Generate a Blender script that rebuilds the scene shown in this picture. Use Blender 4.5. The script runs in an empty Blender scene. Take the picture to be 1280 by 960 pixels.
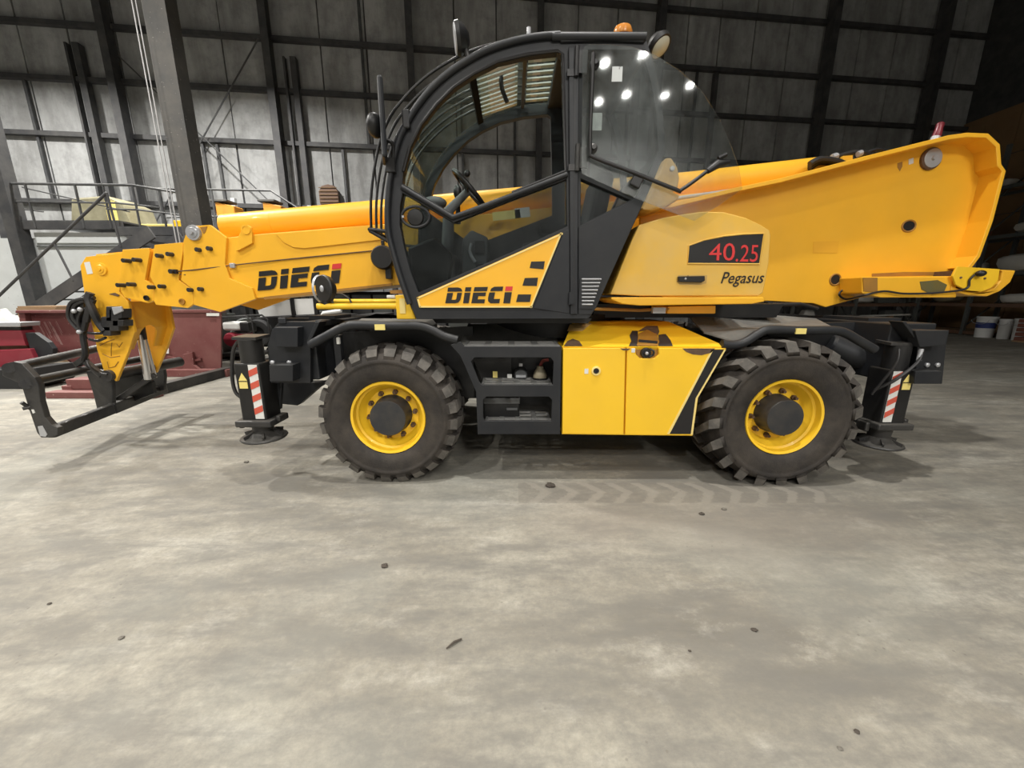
import bpy, bmesh, math, random
from mathutils import Vector, Matrix
from mathutils.geometry import tessellate_polygon

random.seed(7)
SC = bpy.context.scene
COL = SC.collection
PI = math.pi
RAD = math.radians

# ------------------------------------------------------------------ camera
CAM_H = 1.52
PITCH = RAD(12.8)
FPX = 482.0
cam_data = bpy.data.cameras.new("camera")
cam = bpy.data.objects.new("camera", cam_data)
COL.objects.link(cam)
cam.location = (0, 0, CAM_H)
cam.rotation_euler = (PI / 2 - PITCH, 0, 0)
cam_data.sensor_width = 36.0
cam_data.lens = FPX / 1280 * 36.0
cam_data.clip_start = 0.05
SC.camera = cam

# ------------------------------------------------------------------ world, lamps, exposure
world = bpy.data.worlds.new("hall_air")
world.use_nodes = True
world.node_tree.nodes["Background"].inputs[0].default_value = (0.75, 0.82, 0.95, 1)
world.node_tree.nodes["Background"].inputs[1].default_value = 0.05
SC.world = world
vs = SC.view_settings
vs.view_transform = 'Standard'
vs.look = 'None'
vs.gamma = 1.0
vs.use_curve_mapping = False
vs.exposure = 0.42

LAMP_Z = 9.6
def high_bay(x, y, watts, size=0.45, z=LAMP_Z, color=(1.0, 0.97, 0.92), spread=180):
    d = bpy.data.lights.new("high_bay_light", 'AREA')
    d.shape = 'DISK'
    d.size = size
    d.energy = watts
    d.color = color
    d.spread = math.radians(spread)
    o = bpy.data.objects.new("high_bay_light", d)
    COL.objects.link(o)
    o.location = (x, y, z)
    return o
for (lx, ly, lw) in [(-16.0, 11.0, 720), (-9.0, 11.5, 700), (-15.0, 5.0, 560), (-8.0, 5.0, 560)]:   # lit bay on the left
    high_bay(lx, ly, lw, spread=160)
for (lx, ly, lw) in [(-2.0, 8.5, 110), (0.9, 1.9, 200), (-4.5, -1.5, 210), (3.5, -3.5, 90), (-9.0, -2.0, 340)]:   # bay over the machine
    high_bay(lx, ly, lw, 0.32, spread=130)
for (lx, ly, lw) in [(-3.5, -9.0, 380), (-6.5, -11.5, 260), (3.3, -10.0, 270), (4.5, -9.5, 240), (4.7, -12.2, 270), (3.7, -12.8, 270), (6.3, -12.3, 240), (7.0, -11.5, 240)]:   # far end behind the camera
    high_bay(lx, ly, lw, 0.24, spread=160)

# ------------------------------------------------------------------ projection helpers
_s, _c = math.sin(PITCH), math.cos(PITCH)
def ray(px, py):
    a = (px - 640.0) / FPX
    b = (480.0 - py) / FPX
    return Vector((a, _c + b * _s, -_s + b * _c))
def at(px, py, Y):
    r = ray(px, py)
    t = Y / r.y
    return Vector((r.x * t, Y, CAM_H + r.z * t))
def atX(px, py, X):
    r = ray(px, py)
    t = X / r.x
    return Vector((X, r.y * t, CAM_H + r.z * t))
def floor_at(px, py, z=0.0):
    r = ray(px, py)
    t = (z - CAM_H) / r.z
    return Vector((r.x * t, r.y * t, z))

# ------------------------------------------------------------------ materials
def _tree(name):
    m = bpy.data.materials.new(name)
    m.use_nodes = True
    nt = m.node_tree
    nt.nodes.clear()
    out = nt.nodes.new('ShaderNodeOutputMaterial')
    return m, nt, out
def N(nt, kind, **kw):
    n = nt.nodes.new(kind)
    for k, v in kw.items():
        if k.startswith('i_'):
            key = k[2:]
            key = int(key) if key.isdigit() else key.replace('_', ' ')
            n.inputs[key].default_value = v
        else:
            setattr(n, k, v)
    return n
def mathn(nt, op, a, b=None, c=None):
    n = nt.nodes.new('ShaderNodeMath')
    n.operation = op
    for i, v in enumerate((a, b, c)):
        if v is None:
            continue
        if isinstance(v, (int, float)):
            n.inputs[i].default_value = v
        else:
            nt.links.new(v, n.inputs[i])
    return n.outputs[0]
def ramp(nt, fac, stops):
    r = nt.nodes.new('ShaderNodeValToRGB')
    els = r.color_ramp.elements
    while len(els) < len(stops):
        els.new(0.5)
    for e, (p, col) in zip(els, stops):
        e.position = p
        e.color = (col, col, col, 1) if isinstance(col, (int, float)) else (*col, 1)
    nt.links.new(fac, r.inputs[0])
    return r.outputs[0]
def mixc(nt, fac, a, b, blend='MIX'):
    n = nt.nodes.new('ShaderNodeMix')
    n.data_type = 'RGBA'
    n.blend_type = blend
    if isinstance(fac, (int, float)):
        n.inputs[0].default_value = fac
    else:
        nt.links.new(fac, n.inputs[0])
    for i, v in ((6, a), (7, b)):
        if isinstance(v, tuple):
            n.inputs[i].default_value = (*v, 1)
        else:
            nt.links.new(v, n.inputs[i])
    return n.outputs[2]
def noise(nt, vec, scale, detail=5, rough=0.55):
    n = nt.nodes.new('ShaderNodeTexNoise')
    n.inputs['Scale'].default_value = scale
    n.inputs['Detail'].default_value = detail
    n.inputs['Roughness'].default_value = rough
    if vec is not None:
        nt.links.new(vec, n.inputs['Vector'])
    return n.outputs[0]
def wpos(nt):
    return nt.nodes.new('ShaderNodeNewGeometry').outputs['Position']
def mapping(nt, vec, scale=(1, 1, 1), rot=(0, 0, 0), loc=(0, 0, 0)):
    m = nt.nodes.new('ShaderNodeMapping')
    m.inputs['Scale'].default_value = scale
    m.inputs['Rotation'].default_value = rot
    m.inputs['Location'].default_value = loc
    nt.links.new(vec, m.inputs['Vector'])
    return m.outputs[0]
def paint(name, color, rough=0.45, metal=0.0, dust=None, dust_amt=0.0, dust_scale=2.5, fleck=0.0,
          fleck_col=(0.1, 0.06, 0.03), bump=0.0, bump_scale=40, spec=0.5, coat=0.0, updust=0.0, vary=0.12):
    """painted or moulded surface: slight tone variation, dust in patches, dust lying on up-facing sides, small flecks"""
    m, nt, out = _tree(name)
    b = N(nt, 'ShaderNodeBsdfPrincipled', i_Roughness=rough, i_Metallic=metal)
    b.inputs['Specular IOR Level'].default_value = spec
    b.inputs['Coat Weight'].default_value = coat
    pos = wpos(nt)
    n1 = noise(nt, pos, 1.7, 4)
    dark = tuple(c * (1 - vary) for c in color)
    col = mixc(nt, ramp(nt, n1, [(0.35, 0.0), (0.65, 1.0)]), color, dark)
    if dust and dust_amt > 0:
        n2 = noise(nt, pos, dust_scale, 8, 0.65)
        f = mathn(nt, 'MULTIPLY', ramp(nt, n2, [(0.38, 0.0), (0.72, 1.0)]), dust_amt)
        col = mixc(nt, f, col, dust)
    if dust and updust > 0:
        nz = N(nt, 'ShaderNodeSeparateXYZ')
        nt.links.new(nt.nodes.new('ShaderNodeNewGeometry').outputs['True Normal'], nz.inputs[0])
        f = mathn(nt, 'MULTIPLY', ramp(nt, nz.outputs[2], [(0.3, 0.0), (0.9, 1.0)]), updust)
        col = mixc(nt, f, col, dust)
    if fleck > 0:
        n3 = noise(nt, pos, 22, 3)
        f = ramp(nt, n3, [(0.70 - fleck * 0.1, 0.0), (0.74 - fleck * 0.1, 1.0)])
        col = mixc(nt, f, col, fleck_col)
    nt.links.new(col, b.inputs['Base Color'])
    if bump > 0:
        nb = noise(nt, pos, bump_scale, 4)
        bp = N(nt, 'ShaderNodeBump', i_Strength=bump, i_Distance=0.01)
        nt.links.new(nb, bp.inputs['Height'])
        nt.links.new(bp.outputs[0], b.inputs['Normal'])
    nt.links.new(b.outputs[0], out.inputs[0])
    return m

DUST = (0.42, 0.36, 0.26)
M = {}
M['yellow'] = paint('yellow_paint', (0.95, 0.49, 0.026), 0.42, dust=(0.80, 0.45, 0.06), dust_amt=0.22, vary=0.08, coat=0.15)
M['lemon'] = paint('bright_yellow_paint', (0.97, 0.59, 0.022), 0.42, dust=(0.80, 0.50, 0.08), dust_amt=0.15, vary=0.06, coat=0.1)
M['dusty_yellow'] = paint('dusty_yellow_paint', (0.84, 0.49, 0.06), 0.6, dust=(0.66, 0.46, 0.17), dust_amt=0.75, dust_scale=1.6, updust=0.4)
M['tan_yellow'] = paint('dust_caked_yellow_paint', (0.58, 0.36, 0.10), 0.75, dust=(0.5, 0.36, 0.18), dust_amt=0.7, fleck=0.3)
M['rust_yellow'] = paint('stained_yellow_paint', (0.42, 0.20, 0.025), 0.6, dust=(0.20, 0.11, 0.04), dust_amt=0.6, dust_scale=5)
M['charcoal'] = paint('charcoal_paint', (0.014, 0.0155, 0.019), 0.5, dust=(0.065, 0.063, 0.058), dust_amt=0.25, updust=0.4, spec=0.4)
M['black'] = paint('black_paint', (0.009, 0.009, 0.010), 0.45, dust=(0.05, 0.047, 0.04), dust_amt=0.35, updust=0.35, spec=0.4)
M['black_steel'] = paint('worn_black_steel', (0.022, 0.022, 0.024), 0.45, metal=0.2, dust=(0.16, 0.15, 0.13), dust_amt=0.35, updust=0.35, bump=0.2)
M['deck'] = paint('dusty_deck_plate', (0.15, 0.146, 0.135), 0.7, dust=(0.26, 0.25, 0.22), dust_amt=0.7, dust_scale=4, bump=0.5, bump_scale=30)
M['tread_steel'] = paint('worn_tread_steel', (0.22, 0.22, 0.215), 0.5, dust=(0.38, 0.37, 0.34), dust_amt=0.6, dust_scale=14)
M['hose'] = paint('black_hose_rubber', (0.012, 0.012, 0.013), 0.5, dust=(0.08, 0.07, 0.06), dust_amt=0.3)
M['tyre_side'] = paint('dusty_tyre_rubber', (0.026, 0.022, 0.019), 0.8, dust=(0.085, 0.070, 0.055), dust_amt=0.6, dust_scale=6, bump=0.3, bump_scale=90)
M['tyre_tread'] = paint('worn_tyre_tread', (0.075, 0.070, 0.063), 0.75, dust=(0.20, 0.18, 0.155), dust_amt=0.8, dust_scale=7, bump=0.3, bump_scale=60)
M['hub'] = paint('hub_steel', (0.030, 0.031, 0.034), 0.45, dust=(0.12, 0.10, 0.07), dust_amt=0.3, dust_scale=8)
M['rusty'] = paint('rusty_steel', (0.10, 0.06, 0.035), 0.75, dust=(0.2, 0.12, 0.07), dust_amt=0.6, dust_scale=20)
M['chrome'] = paint('chrome', (0.72, 0.72, 0.73), 0.2, metal=0.7, vary=0.05)
M['galv'] = paint('bare_steel', (0.50, 0.51, 0.53), 0.38, metal=0.3, dust=(0.3, 0.29, 0.27), dust_amt=0.4)
M['white'] = paint('white_print', (0.78, 0.78, 0.75), 0.55, dust=(0.5, 0.47, 0.4), dust_amt=0.3)
M['red'] = paint('red_print', (0.68, 0.04, 0.04), 0.45, vary=0.1)
M['hazard_red'] = paint('hazard_red_print', (0.62, 0.10, 0.06), 0.5, vary=0.1)
M['ink'] = paint('black_print', (0.013, 0.012, 0.012), 0.45, vary=0.05)
M['sticker'] = paint('pale_yellow_sticker', (0.85, 0.70, 0.22), 0.5, vary=0.06)
M['cream'] = paint('cream_edge_print', (0.90, 0.70, 0.25), 0.5, vary=0.05)
M['maroon'] = paint('maroon_paint', (0.155, 0.045, 0.043), 0.6, dust=(0.26, 0.13, 0.11), dust_amt=0.5, dust_scale=1.4, fleck=0.15, fleck_col=(0.35, 0.25, 0.22), updust=0.3)
M['crimson'] = paint('crimson_paint', (0.26, 0.018, 0.035), 0.45, dust=(0.3, 0.12, 0.12), dust_amt=0.3)
M['orange'] = paint('orange_paint', (0.75, 0.30, 0.02), 0.5, dust=(0.4, 0.2, 0.06), dust_amt=0.4, dust_scale=4)
M['pale_grey'] = paint('pale_grey_cladding', (0.66, 0.69, 0.69), 0.7, dust=(0.48, 0.49, 0.47), dust_amt=0.5, dust_scale=1.0, fleck=0.1, fleck_col=(0.25, 0.25, 0.25))
M['matte_black'] = paint('matte_black_lining', (0.012, 0.012, 0.013), 0.9, spec=0.1)
M['seat'] = paint('black_seat_fabric', (0.02, 0.02, 0.022), 0.85, dust=(0.06, 0.06, 0.055), dust_amt=0.4)
M['console'] = paint('grey_console_plastic', (0.10, 0.105, 0.11), 0.6, dust=(0.2, 0.19, 0.17), dust_amt=0.4)
M['cardboard'] = paint('cardboard', (0.30, 0.20, 0.11), 0.85, dust=(0.36, 0.27, 0.17), dust_amt=0.4)
M['sack'] = paint('white_woven_sack', (0.72, 0.71, 0.66), 0.8, dust=(0.5, 0.48, 0.42), dust_amt=0.5, bump=0.4, bump_scale=6)
M['pail'] = paint('white_pail_plastic', (0.72, 0.72, 0.70), 0.5)
M['blue'] = paint('blue_print', (0.03, 0.05, 0.20), 0.5)
M['red_cloth'] = paint('dull_red_cloth', (0.28, 0.05, 0.04), 0.85, dust=(0.2, 0.1, 0.08), dust_amt=0.4)
M['wood'] = paint('raw_timber', (0.30, 0.19, 0.10), 0.8, dust=(0.22, 0.15, 0.09), dust_amt=0.6, dust_scale=6)
M['brown_beam'] = paint('brown_rack_steel', (0.16, 0.085, 0.05), 0.6, dust=(0.14, 0.1, 0.07), dust_amt=0.5)
M['rack_grey'] = paint('grey_rack_steel', (0.10, 0.11, 0.105), 0.55, dust=(0.14, 0.13, 0.11), dust_amt=0.4)
M['column'] = paint('weathered_grey_steel', (0.075, 0.074, 0.071), 0.75, dust=(0.14, 0.127, 0.108), dust_amt=0.6, dust_scale=1.8, fleck=0.1, fleck_col=(0.3, 0.28, 0.26))
M['girt'] = paint('dark_girt_steel', (0.045, 0.046, 0.05), 0.6, dust=(0.13, 0.125, 0.115), dust_amt=0.5, updust=0.4)
M['rail'] = paint('dark_rail_steel', (0.05, 0.052, 0.056), 0.5, dust=(0.2, 0.2, 0.19), dust_amt=0.4, updust=0.6)
M['plywood'] = paint('old_plywood', (0.30, 0.18, 0.085), 0.8, dust=(0.20, 0.12, 0.06), dust_amt=0.6, dust_scale=0.8)
M['ceiling'] = paint('grey_roof_sheet', (0.20, 0.205, 0.22), 0.8)
M['concrete_dark'] = paint('dark_rubber', (0.02, 0.02, 0.02), 0.8)
M['green'] = paint('green_paint', (0.16, 0.12, 0.03), 0.6, dust=(0.09, 0.10, 0.05), dust_amt=0.8, dust_scale=9)
M['tan_plastic'] = paint('tan_plastic', (0.28, 0.24, 0.16), 0.6)
M['wire_grey'] = paint('pale_wire', (0.5, 0.5, 0.5), 0.6)

def translucent(name, color, rough, transp, tint):
    m, nt, out = _tree(name)
    b = N(nt, 'ShaderNodeBsdfPrincipled', i_Roughness=rough)
    b.inputs['Base Color'].default_value = (*color, 1)
    t = N(nt, 'ShaderNodeBsdfTransparent')
    t.inputs[0].default_value = (*tint, 1)
    mx = N(nt, 'ShaderNodeMixShader')
    mx.inputs[0].default_value = transp
    nt.links.new(b.outputs[0], mx.inputs[1])
    nt.links.new(t.outputs[0], mx.inputs[2])
    nt.links.new(mx.outputs[0], out.inputs[0])
    return m
M['amber'] = translucent('amber_lens', (0.75, 0.30, 0.06), 0.2, 0.15, (1, 0.5, 0.1))
M['red_lens'] = translucent('red_lens', (0.22, 0.035, 0.05), 0.15, 0.3, (0.9, 0.3, 0.3))
M['lens'] = translucent('lamp_lens', (0.70, 0.68, 0.55), 0.15, 0.1, (0.9, 0.9, 0.85))

def glass(name, tint, dust_lo, dust_hi, dust_col, scale=3.0, streak=(1, 1, 1), rot=(0, 0, 0), refl=0.10, fres=0.5, side=None):
    """thin pane: tinted see-through, a film of dust in smears, mirror-like reflection"""
    m, nt, out = _tree(name)
    pos = wpos(nt)
    v = mapping(nt, pos, scale=streak, rot=rot)
    n1 = noise(nt, v, scale, 9, 0.7)
    n2 = noise(nt, pos, scale * 9, 5, 0.7)
    s = mathn(nt, 'ADD', mathn(nt, 'MULTIPLY', n1, 0.75), mathn(nt, 'MULTIPLY', n2, 0.25))
    f = mathn(nt, 'MULTIPLY_ADD', ramp(nt, s, [(0.40, 0.0), (0.66, 1.0)]), dust_hi - dust_lo, dust_lo)
    if side:      # the part wiped less often carries more dust
        sx = N(nt, 'ShaderNodeSeparateXYZ')
        nt.links.new(pos, sx.inputs[0])
        q = mathn(nt, 'ADD', sx.outputs[0], mathn(nt, 'MULTIPLY', n1, 0.5))
        f = mathn(nt, 'MULTIPLY', f, ramp(nt, mathn(nt, 'MULTIPLY', q, 0.3), [(side[0] * 0.3, 1.0), (side[1] * 0.3, 0.18)]))
    tr = N(nt, 'ShaderNodeBsdfTransparent')
    tr.inputs[0].default_value = (*tint, 1)
    df = N(nt, 'ShaderNodeBsdfDiffuse')
    df.inputs[0].default_value = (*dust_col, 1)
    m1 = N(nt, 'ShaderNodeMixShader')
    nt.links.new(f, m1.inputs[0])
    nt.links.new(tr.outputs[0], m1.inputs[1])
    nt.links.new(df.outputs[0], m1.inputs[2])
    gl = N(nt, 'ShaderNodeBsdfGlossy', i_Roughness=0.025)
    gl.inputs[0].default_value = (1, 1, 1, 1)
    lw = N(nt, 'ShaderNodeLayerWeight', i_Blend=0.25)
    ff = mathn(nt, 'MULTIPLY_ADD', lw.outputs['Fresnel'], fres, refl * 0.5)
    m2 = N(nt, 'ShaderNodeMixShader')
    nt.links.new(ff, m2.inputs[0])
    nt.links.new(m1.outputs[0], m2.inputs[1])
    nt.links.new(gl.outputs[0], m2.inputs[2])
    nt.links.new(m2.outputs[0], out.inputs[0])
    return m
M['screen_glass'] = glass('windscreen_glass', (0.82, 0.89, 0.86), 0.02, 0.12, (0.40, 0.43, 0.41), refl=0.02, fres=0.06)
M['dark_glass'] = glass('tinted_door_glass', (0.60, 0.63, 0.63), 0.0, 0.05, (0.26, 0.28, 0.28), refl=0.02, fres=0.25)
M['dusty_glass'] = glass('dusty_window_glass', (0.90, 0.92, 0.91), 0.015, 0.22, (0.34, 0.36, 0.36), scale=3.2, streak=(1, 1, 0.35), rot=(0, 0.6, 0), refl=0.06, fres=0.3, side=(1.25, 1.75))

# ------------------------------------------------------------------ mesh builder
class MB:
    def __init__(self):
        self.v = []
        self.f = []
    def add(self, vs, fs):
        o = len(self.v)
        self.v += [Vector(p) for p in vs]
        self.f += [tuple(i + o for i in f) for f in fs]
        return self
    def box(self, lo, hi):
        (x0, y0, z0), (x1, y1, z1) = lo, hi
        return self.add([(x0, y0, z0), (x1, y0, z0), (x1, y1, z0), (x0, y1, z0), (x0, y0, z1), (x1, y0, z1), (x1, y1, z1), (x0, y1, z1)],
                        [(0, 3, 2, 1), (4, 5, 6, 7), (0, 1, 5, 4), (1, 2, 6, 5), (2, 3, 7, 6), (3, 0, 4, 7)])
    def cbox(self, c, size, rot=None):
        m = MB().box([-s / 2 for s in size], [s / 2 for s in size])
        R = rot.to_matrix() if rot is not None and hasattr(rot, 'to_matrix') else rot
        c = Vector(c)
        return self.add([(R @ p if R is not None else p) + c for p in m.v], m.f)
    def beam(self, a, b, w, h, up=(0, 0, 1)):
        """rectangular bar from a to b; w across, h along up"""
        a, b = Vector(a), Vector(b)
        d = (b - a).normalized()
        u = Vector(up)
        s = d.cross(u).normalized()
        u = s.cross(d).normalized()
        vs = []
        for p in (a, b):
            for (i, j) in ((-1, -1), (1, -1), (1, 1), (-1, 1)):
                vs.append(p + s * (i * w / 2) + u * (j * h / 2))
        return self.add(vs, [(0, 1, 2, 3), (7, 6, 5, 4), (0, 4, 5, 1), (1, 5, 6, 2), (2, 6, 7, 3), (3, 7, 4, 0)])
    def poly3(self, loops, direction):
        """planar loops (outer, holes) of 3D points extruded by a vector"""
        d = Vector(direction)
        loops = [[Vector(p) for p in l] for l in loops]
        flat = [p for l in loops for p in l]
        n = len(flat)
        if len(loops) == 1 and n <= 4:
            tris = [tuple(range(n))]
        else:
            tris = [tuple(t) for t in tessellate_polygon(loops)]
        fs = list(tris) + [tuple(i + n for i in reversed(t)) for t in tris]
        o = 0
        for l in loops:
            k = len(l)
            for i in range(k):
                j = (i + 1) % k
                fs.append((o + i, o + j, o + j + n, o + i + n))
            o += k
        return self.add(flat + [p + d for p in flat], fs)
    def prism(self, poly, Y0, Y1, holes=(), Yp=None):
        """outline seen at depth Yp (default Y0), as real plate from Y0 to Y1"""
        Yp = Y0 if Yp is None else Yp
        loops = []
        for l in (poly, *holes):
            pts = [at(px, py, Yp) for px, py in l]
            for p in pts:
                p.y = Y0
            loops.append(pts)
        return self.poly3(loops, (0, Y1 - Y0, 0))
    def tube(self, pts, r, n=10, cap=True, closed=False):
        pts = [Vector(p) for p in pts]
        rs = r if isinstance(r, (list, tuple)) else [r] * len(pts)
        base = len(self.v)
        k = len(pts)
        prev = None
        for i, p in enumerate(pts):
            a = pts[i - 1] if (i > 0 or closed) else p
            b = pts[(i + 1) % k] if (i < k - 1 or closed) else p
            d = (b - a)
            d = d.normalized() if d.length > 1e-9 else Vector((0, 0, 1))
            if prev is None:
                q = Vector((0, 0, 1)) if abs(d.z) < 0.9 else Vector((1, 0, 0))
                s = d.cross(q).normalized()
            else:
                s = (prev - d * prev.dot(d))
                s = s.normalized() if s.length > 1e-6 else d.orthogonal().normalized()
            prev = s
            t = d.cross(s)
            for j in range(n):
                an = 2 * PI * j / n
                self.v.append(p + (s * math.cos(an) + t * math.sin(an)) * rs[i])
        for i in range(k if closed else k - 1):
            for j in range(n):
                a, b = base + i * n, base + ((i + 1) % k) * n
                self.f.append((a + j, a + (j + 1) % n, b + (j + 1) % n, b + j))
        if cap and not closed:
            self.f.append(tuple(base + j for j in reversed(range(n))))
            self.f.append(tuple(base + (k - 1) * n + j for j in range(n)))
        return self
    def cyl(self, a, b, r, n=16, r2=None):
        return self.tube([a, b], [r, r if r2 is None else r2], n)
    def lathe(self, c, axis, prof, n=32, close=False):
        """prof: (distance along axis, radius) pairs"""
        c, ax = Vector(c), Vector(axis).normalized()
        s = ax.orthogonal().normalized()
        t = ax.cross(s)
        base = len(self.v)
        for (w, r) in prof:
            for j in range(n):
                an = 2 * PI * j / n
                self.v.append(c + ax * w + (s * math.cos(an) + t * math.sin(an)) * r)
        k = len(prof)
        for i in range(k if close else k - 1):
            for j in range(n):
                a, b = base + i * n, base + ((i + 1) % k) * n
                self.f.append((a + j, b + j, b + (j + 1) % n, a + (j + 1) % n))
        return self
    def ball(self, c, r, n=12, m=8, sc=(1, 1, 1)):
        c = Vector(c)
        base = len(self.v)
        for i in range(m + 1):
            th = PI * i / m
            for j in range(n):
                ph = 2 * PI * j / n
                self.v.append(c + Vector((math.sin(th) * math.cos(ph) * r * sc[0], math.sin(th) * math.sin(ph) * r * sc[1], math.cos(th) * r * sc[2])))
        for i in range(m):
            for j in range(n):
                a, b = base + i * n, base + (i + 1) * n
                self.f.append((a + j, b + j, b + (j + 1) % n, a + (j + 1) % n))
        return self

ORG = {}
def smooth_curve(pts, n=6):
    """Catmull-Rom through points"""
    P = [Vector(p) for p in pts]
    out = []
    for i in range(len(P) - 1):
        p0, p1, p2, p3 = P[max(i - 1, 0)], P[i], P[i + 1], P[min(i + 2, len(P) - 1)]
        for k in range(n):
            t = k / n
            out.append(0.5 * ((2 * p1) + (p2 - p0) * t + (2 * p0 - 5 * p1 + 4 * p2 - p3) * t * t + (3 * p1 - p0 - 3 * p2 + p3) * t ** 3))
    out.append(P[-1])
    return out
def obj(name, mb, mat, parent=None, smooth=False, bevel=0.0, origin=None, kind=None, seg=2, fmat=None):
    if origin is None:
        origin = ORG[parent.name] if parent is not None else Vector((0, 0, 0))
    origin = Vector(origin)
    me = bpy.data.meshes.new(name)
    me.from_pydata([tuple(p - origin) for p in mb.v], [], mb.f)
    if fmat:
        me.polygons.foreach_set('material_index', fmat)
    bm = bmesh.new()
    bm.from_mesh(me)
    bmesh.ops.remove_doubles(bm, verts=bm.verts, dist=1e-5)
    bmesh.ops.recalc_face_normals(bm, faces=bm.faces)
    bm.to_mesh(me)
    bm.free()
    me.update()
    for m in (mat if isinstance(mat, (list, tuple)) else [mat]):
        me.materials.append(M[m] if isinstance(m, str) else m)
    if smooth:
        me.polygons.foreach_set('use_smooth', [True] * len(me.polygons))
        me.set_sharp_from_angle(angle=RAD(38))
    o = bpy.data.objects.new(name, me)
    COL.objects.link(o)
    if parent is not None:
        o.parent = parent
        o.location = origin - ORG[parent.name]
    else:
        o.location = origin
    ORG[o.name] = origin
    if bevel > 0:
        b = o.modifiers.new('bevel', 'BEVEL')
        b.width = bevel
        b.segments = seg
        b.limit_method = 'ANGLE'
        b.angle_limit = RAD(40)
        b.harden_normals = False
    if kind:
        o['kind'] = kind
    return o
def tag(o, label, cat, group=None):
    o['label'] = label
    o['category'] = cat
    if group:
        o['group'] = group
    return o
def thing(name, loc, label, cat, group=None):
    o = bpy.data.objects.new(name, None)
    COL.objects.link(o)
    o.location = loc
    ORG[o.name] = Vector(loc)
    return tag(o, label, cat, group)
def struct(name, mb, mat, **kw):
    o = obj(name, mb, mat, **kw)
    o['kind'] = 'structure'
    return o
_UNIT = {}
def piece(name, c, size, mat, parent, rotz=0.0, rot=None):
    """cheap box that shares one unit mesh per material"""
    key = mat
    if key not in _UNIT:
        m = MB().box((-.5, -.5, -.5), (.5, .5, .5))
        me = bpy.data.meshes.new(name)
        me.from_pydata([tuple(p) for p in m.v], [], m.f)
        me.update()
        me.materials.append(M[mat])
        _UNIT[key] = me
    o = bpy.data.objects.new(name, _UNIT[key])
    COL.objects.link(o)
    o.scale = size
    o.rotation_euler = rot if rot is not None else (0, 0, rotz)
    if parent is not None:
        o.parent = parent
        o.location = Vector(c) - ORG[parent.name]
    else:
        o.location = c
    return o

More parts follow.
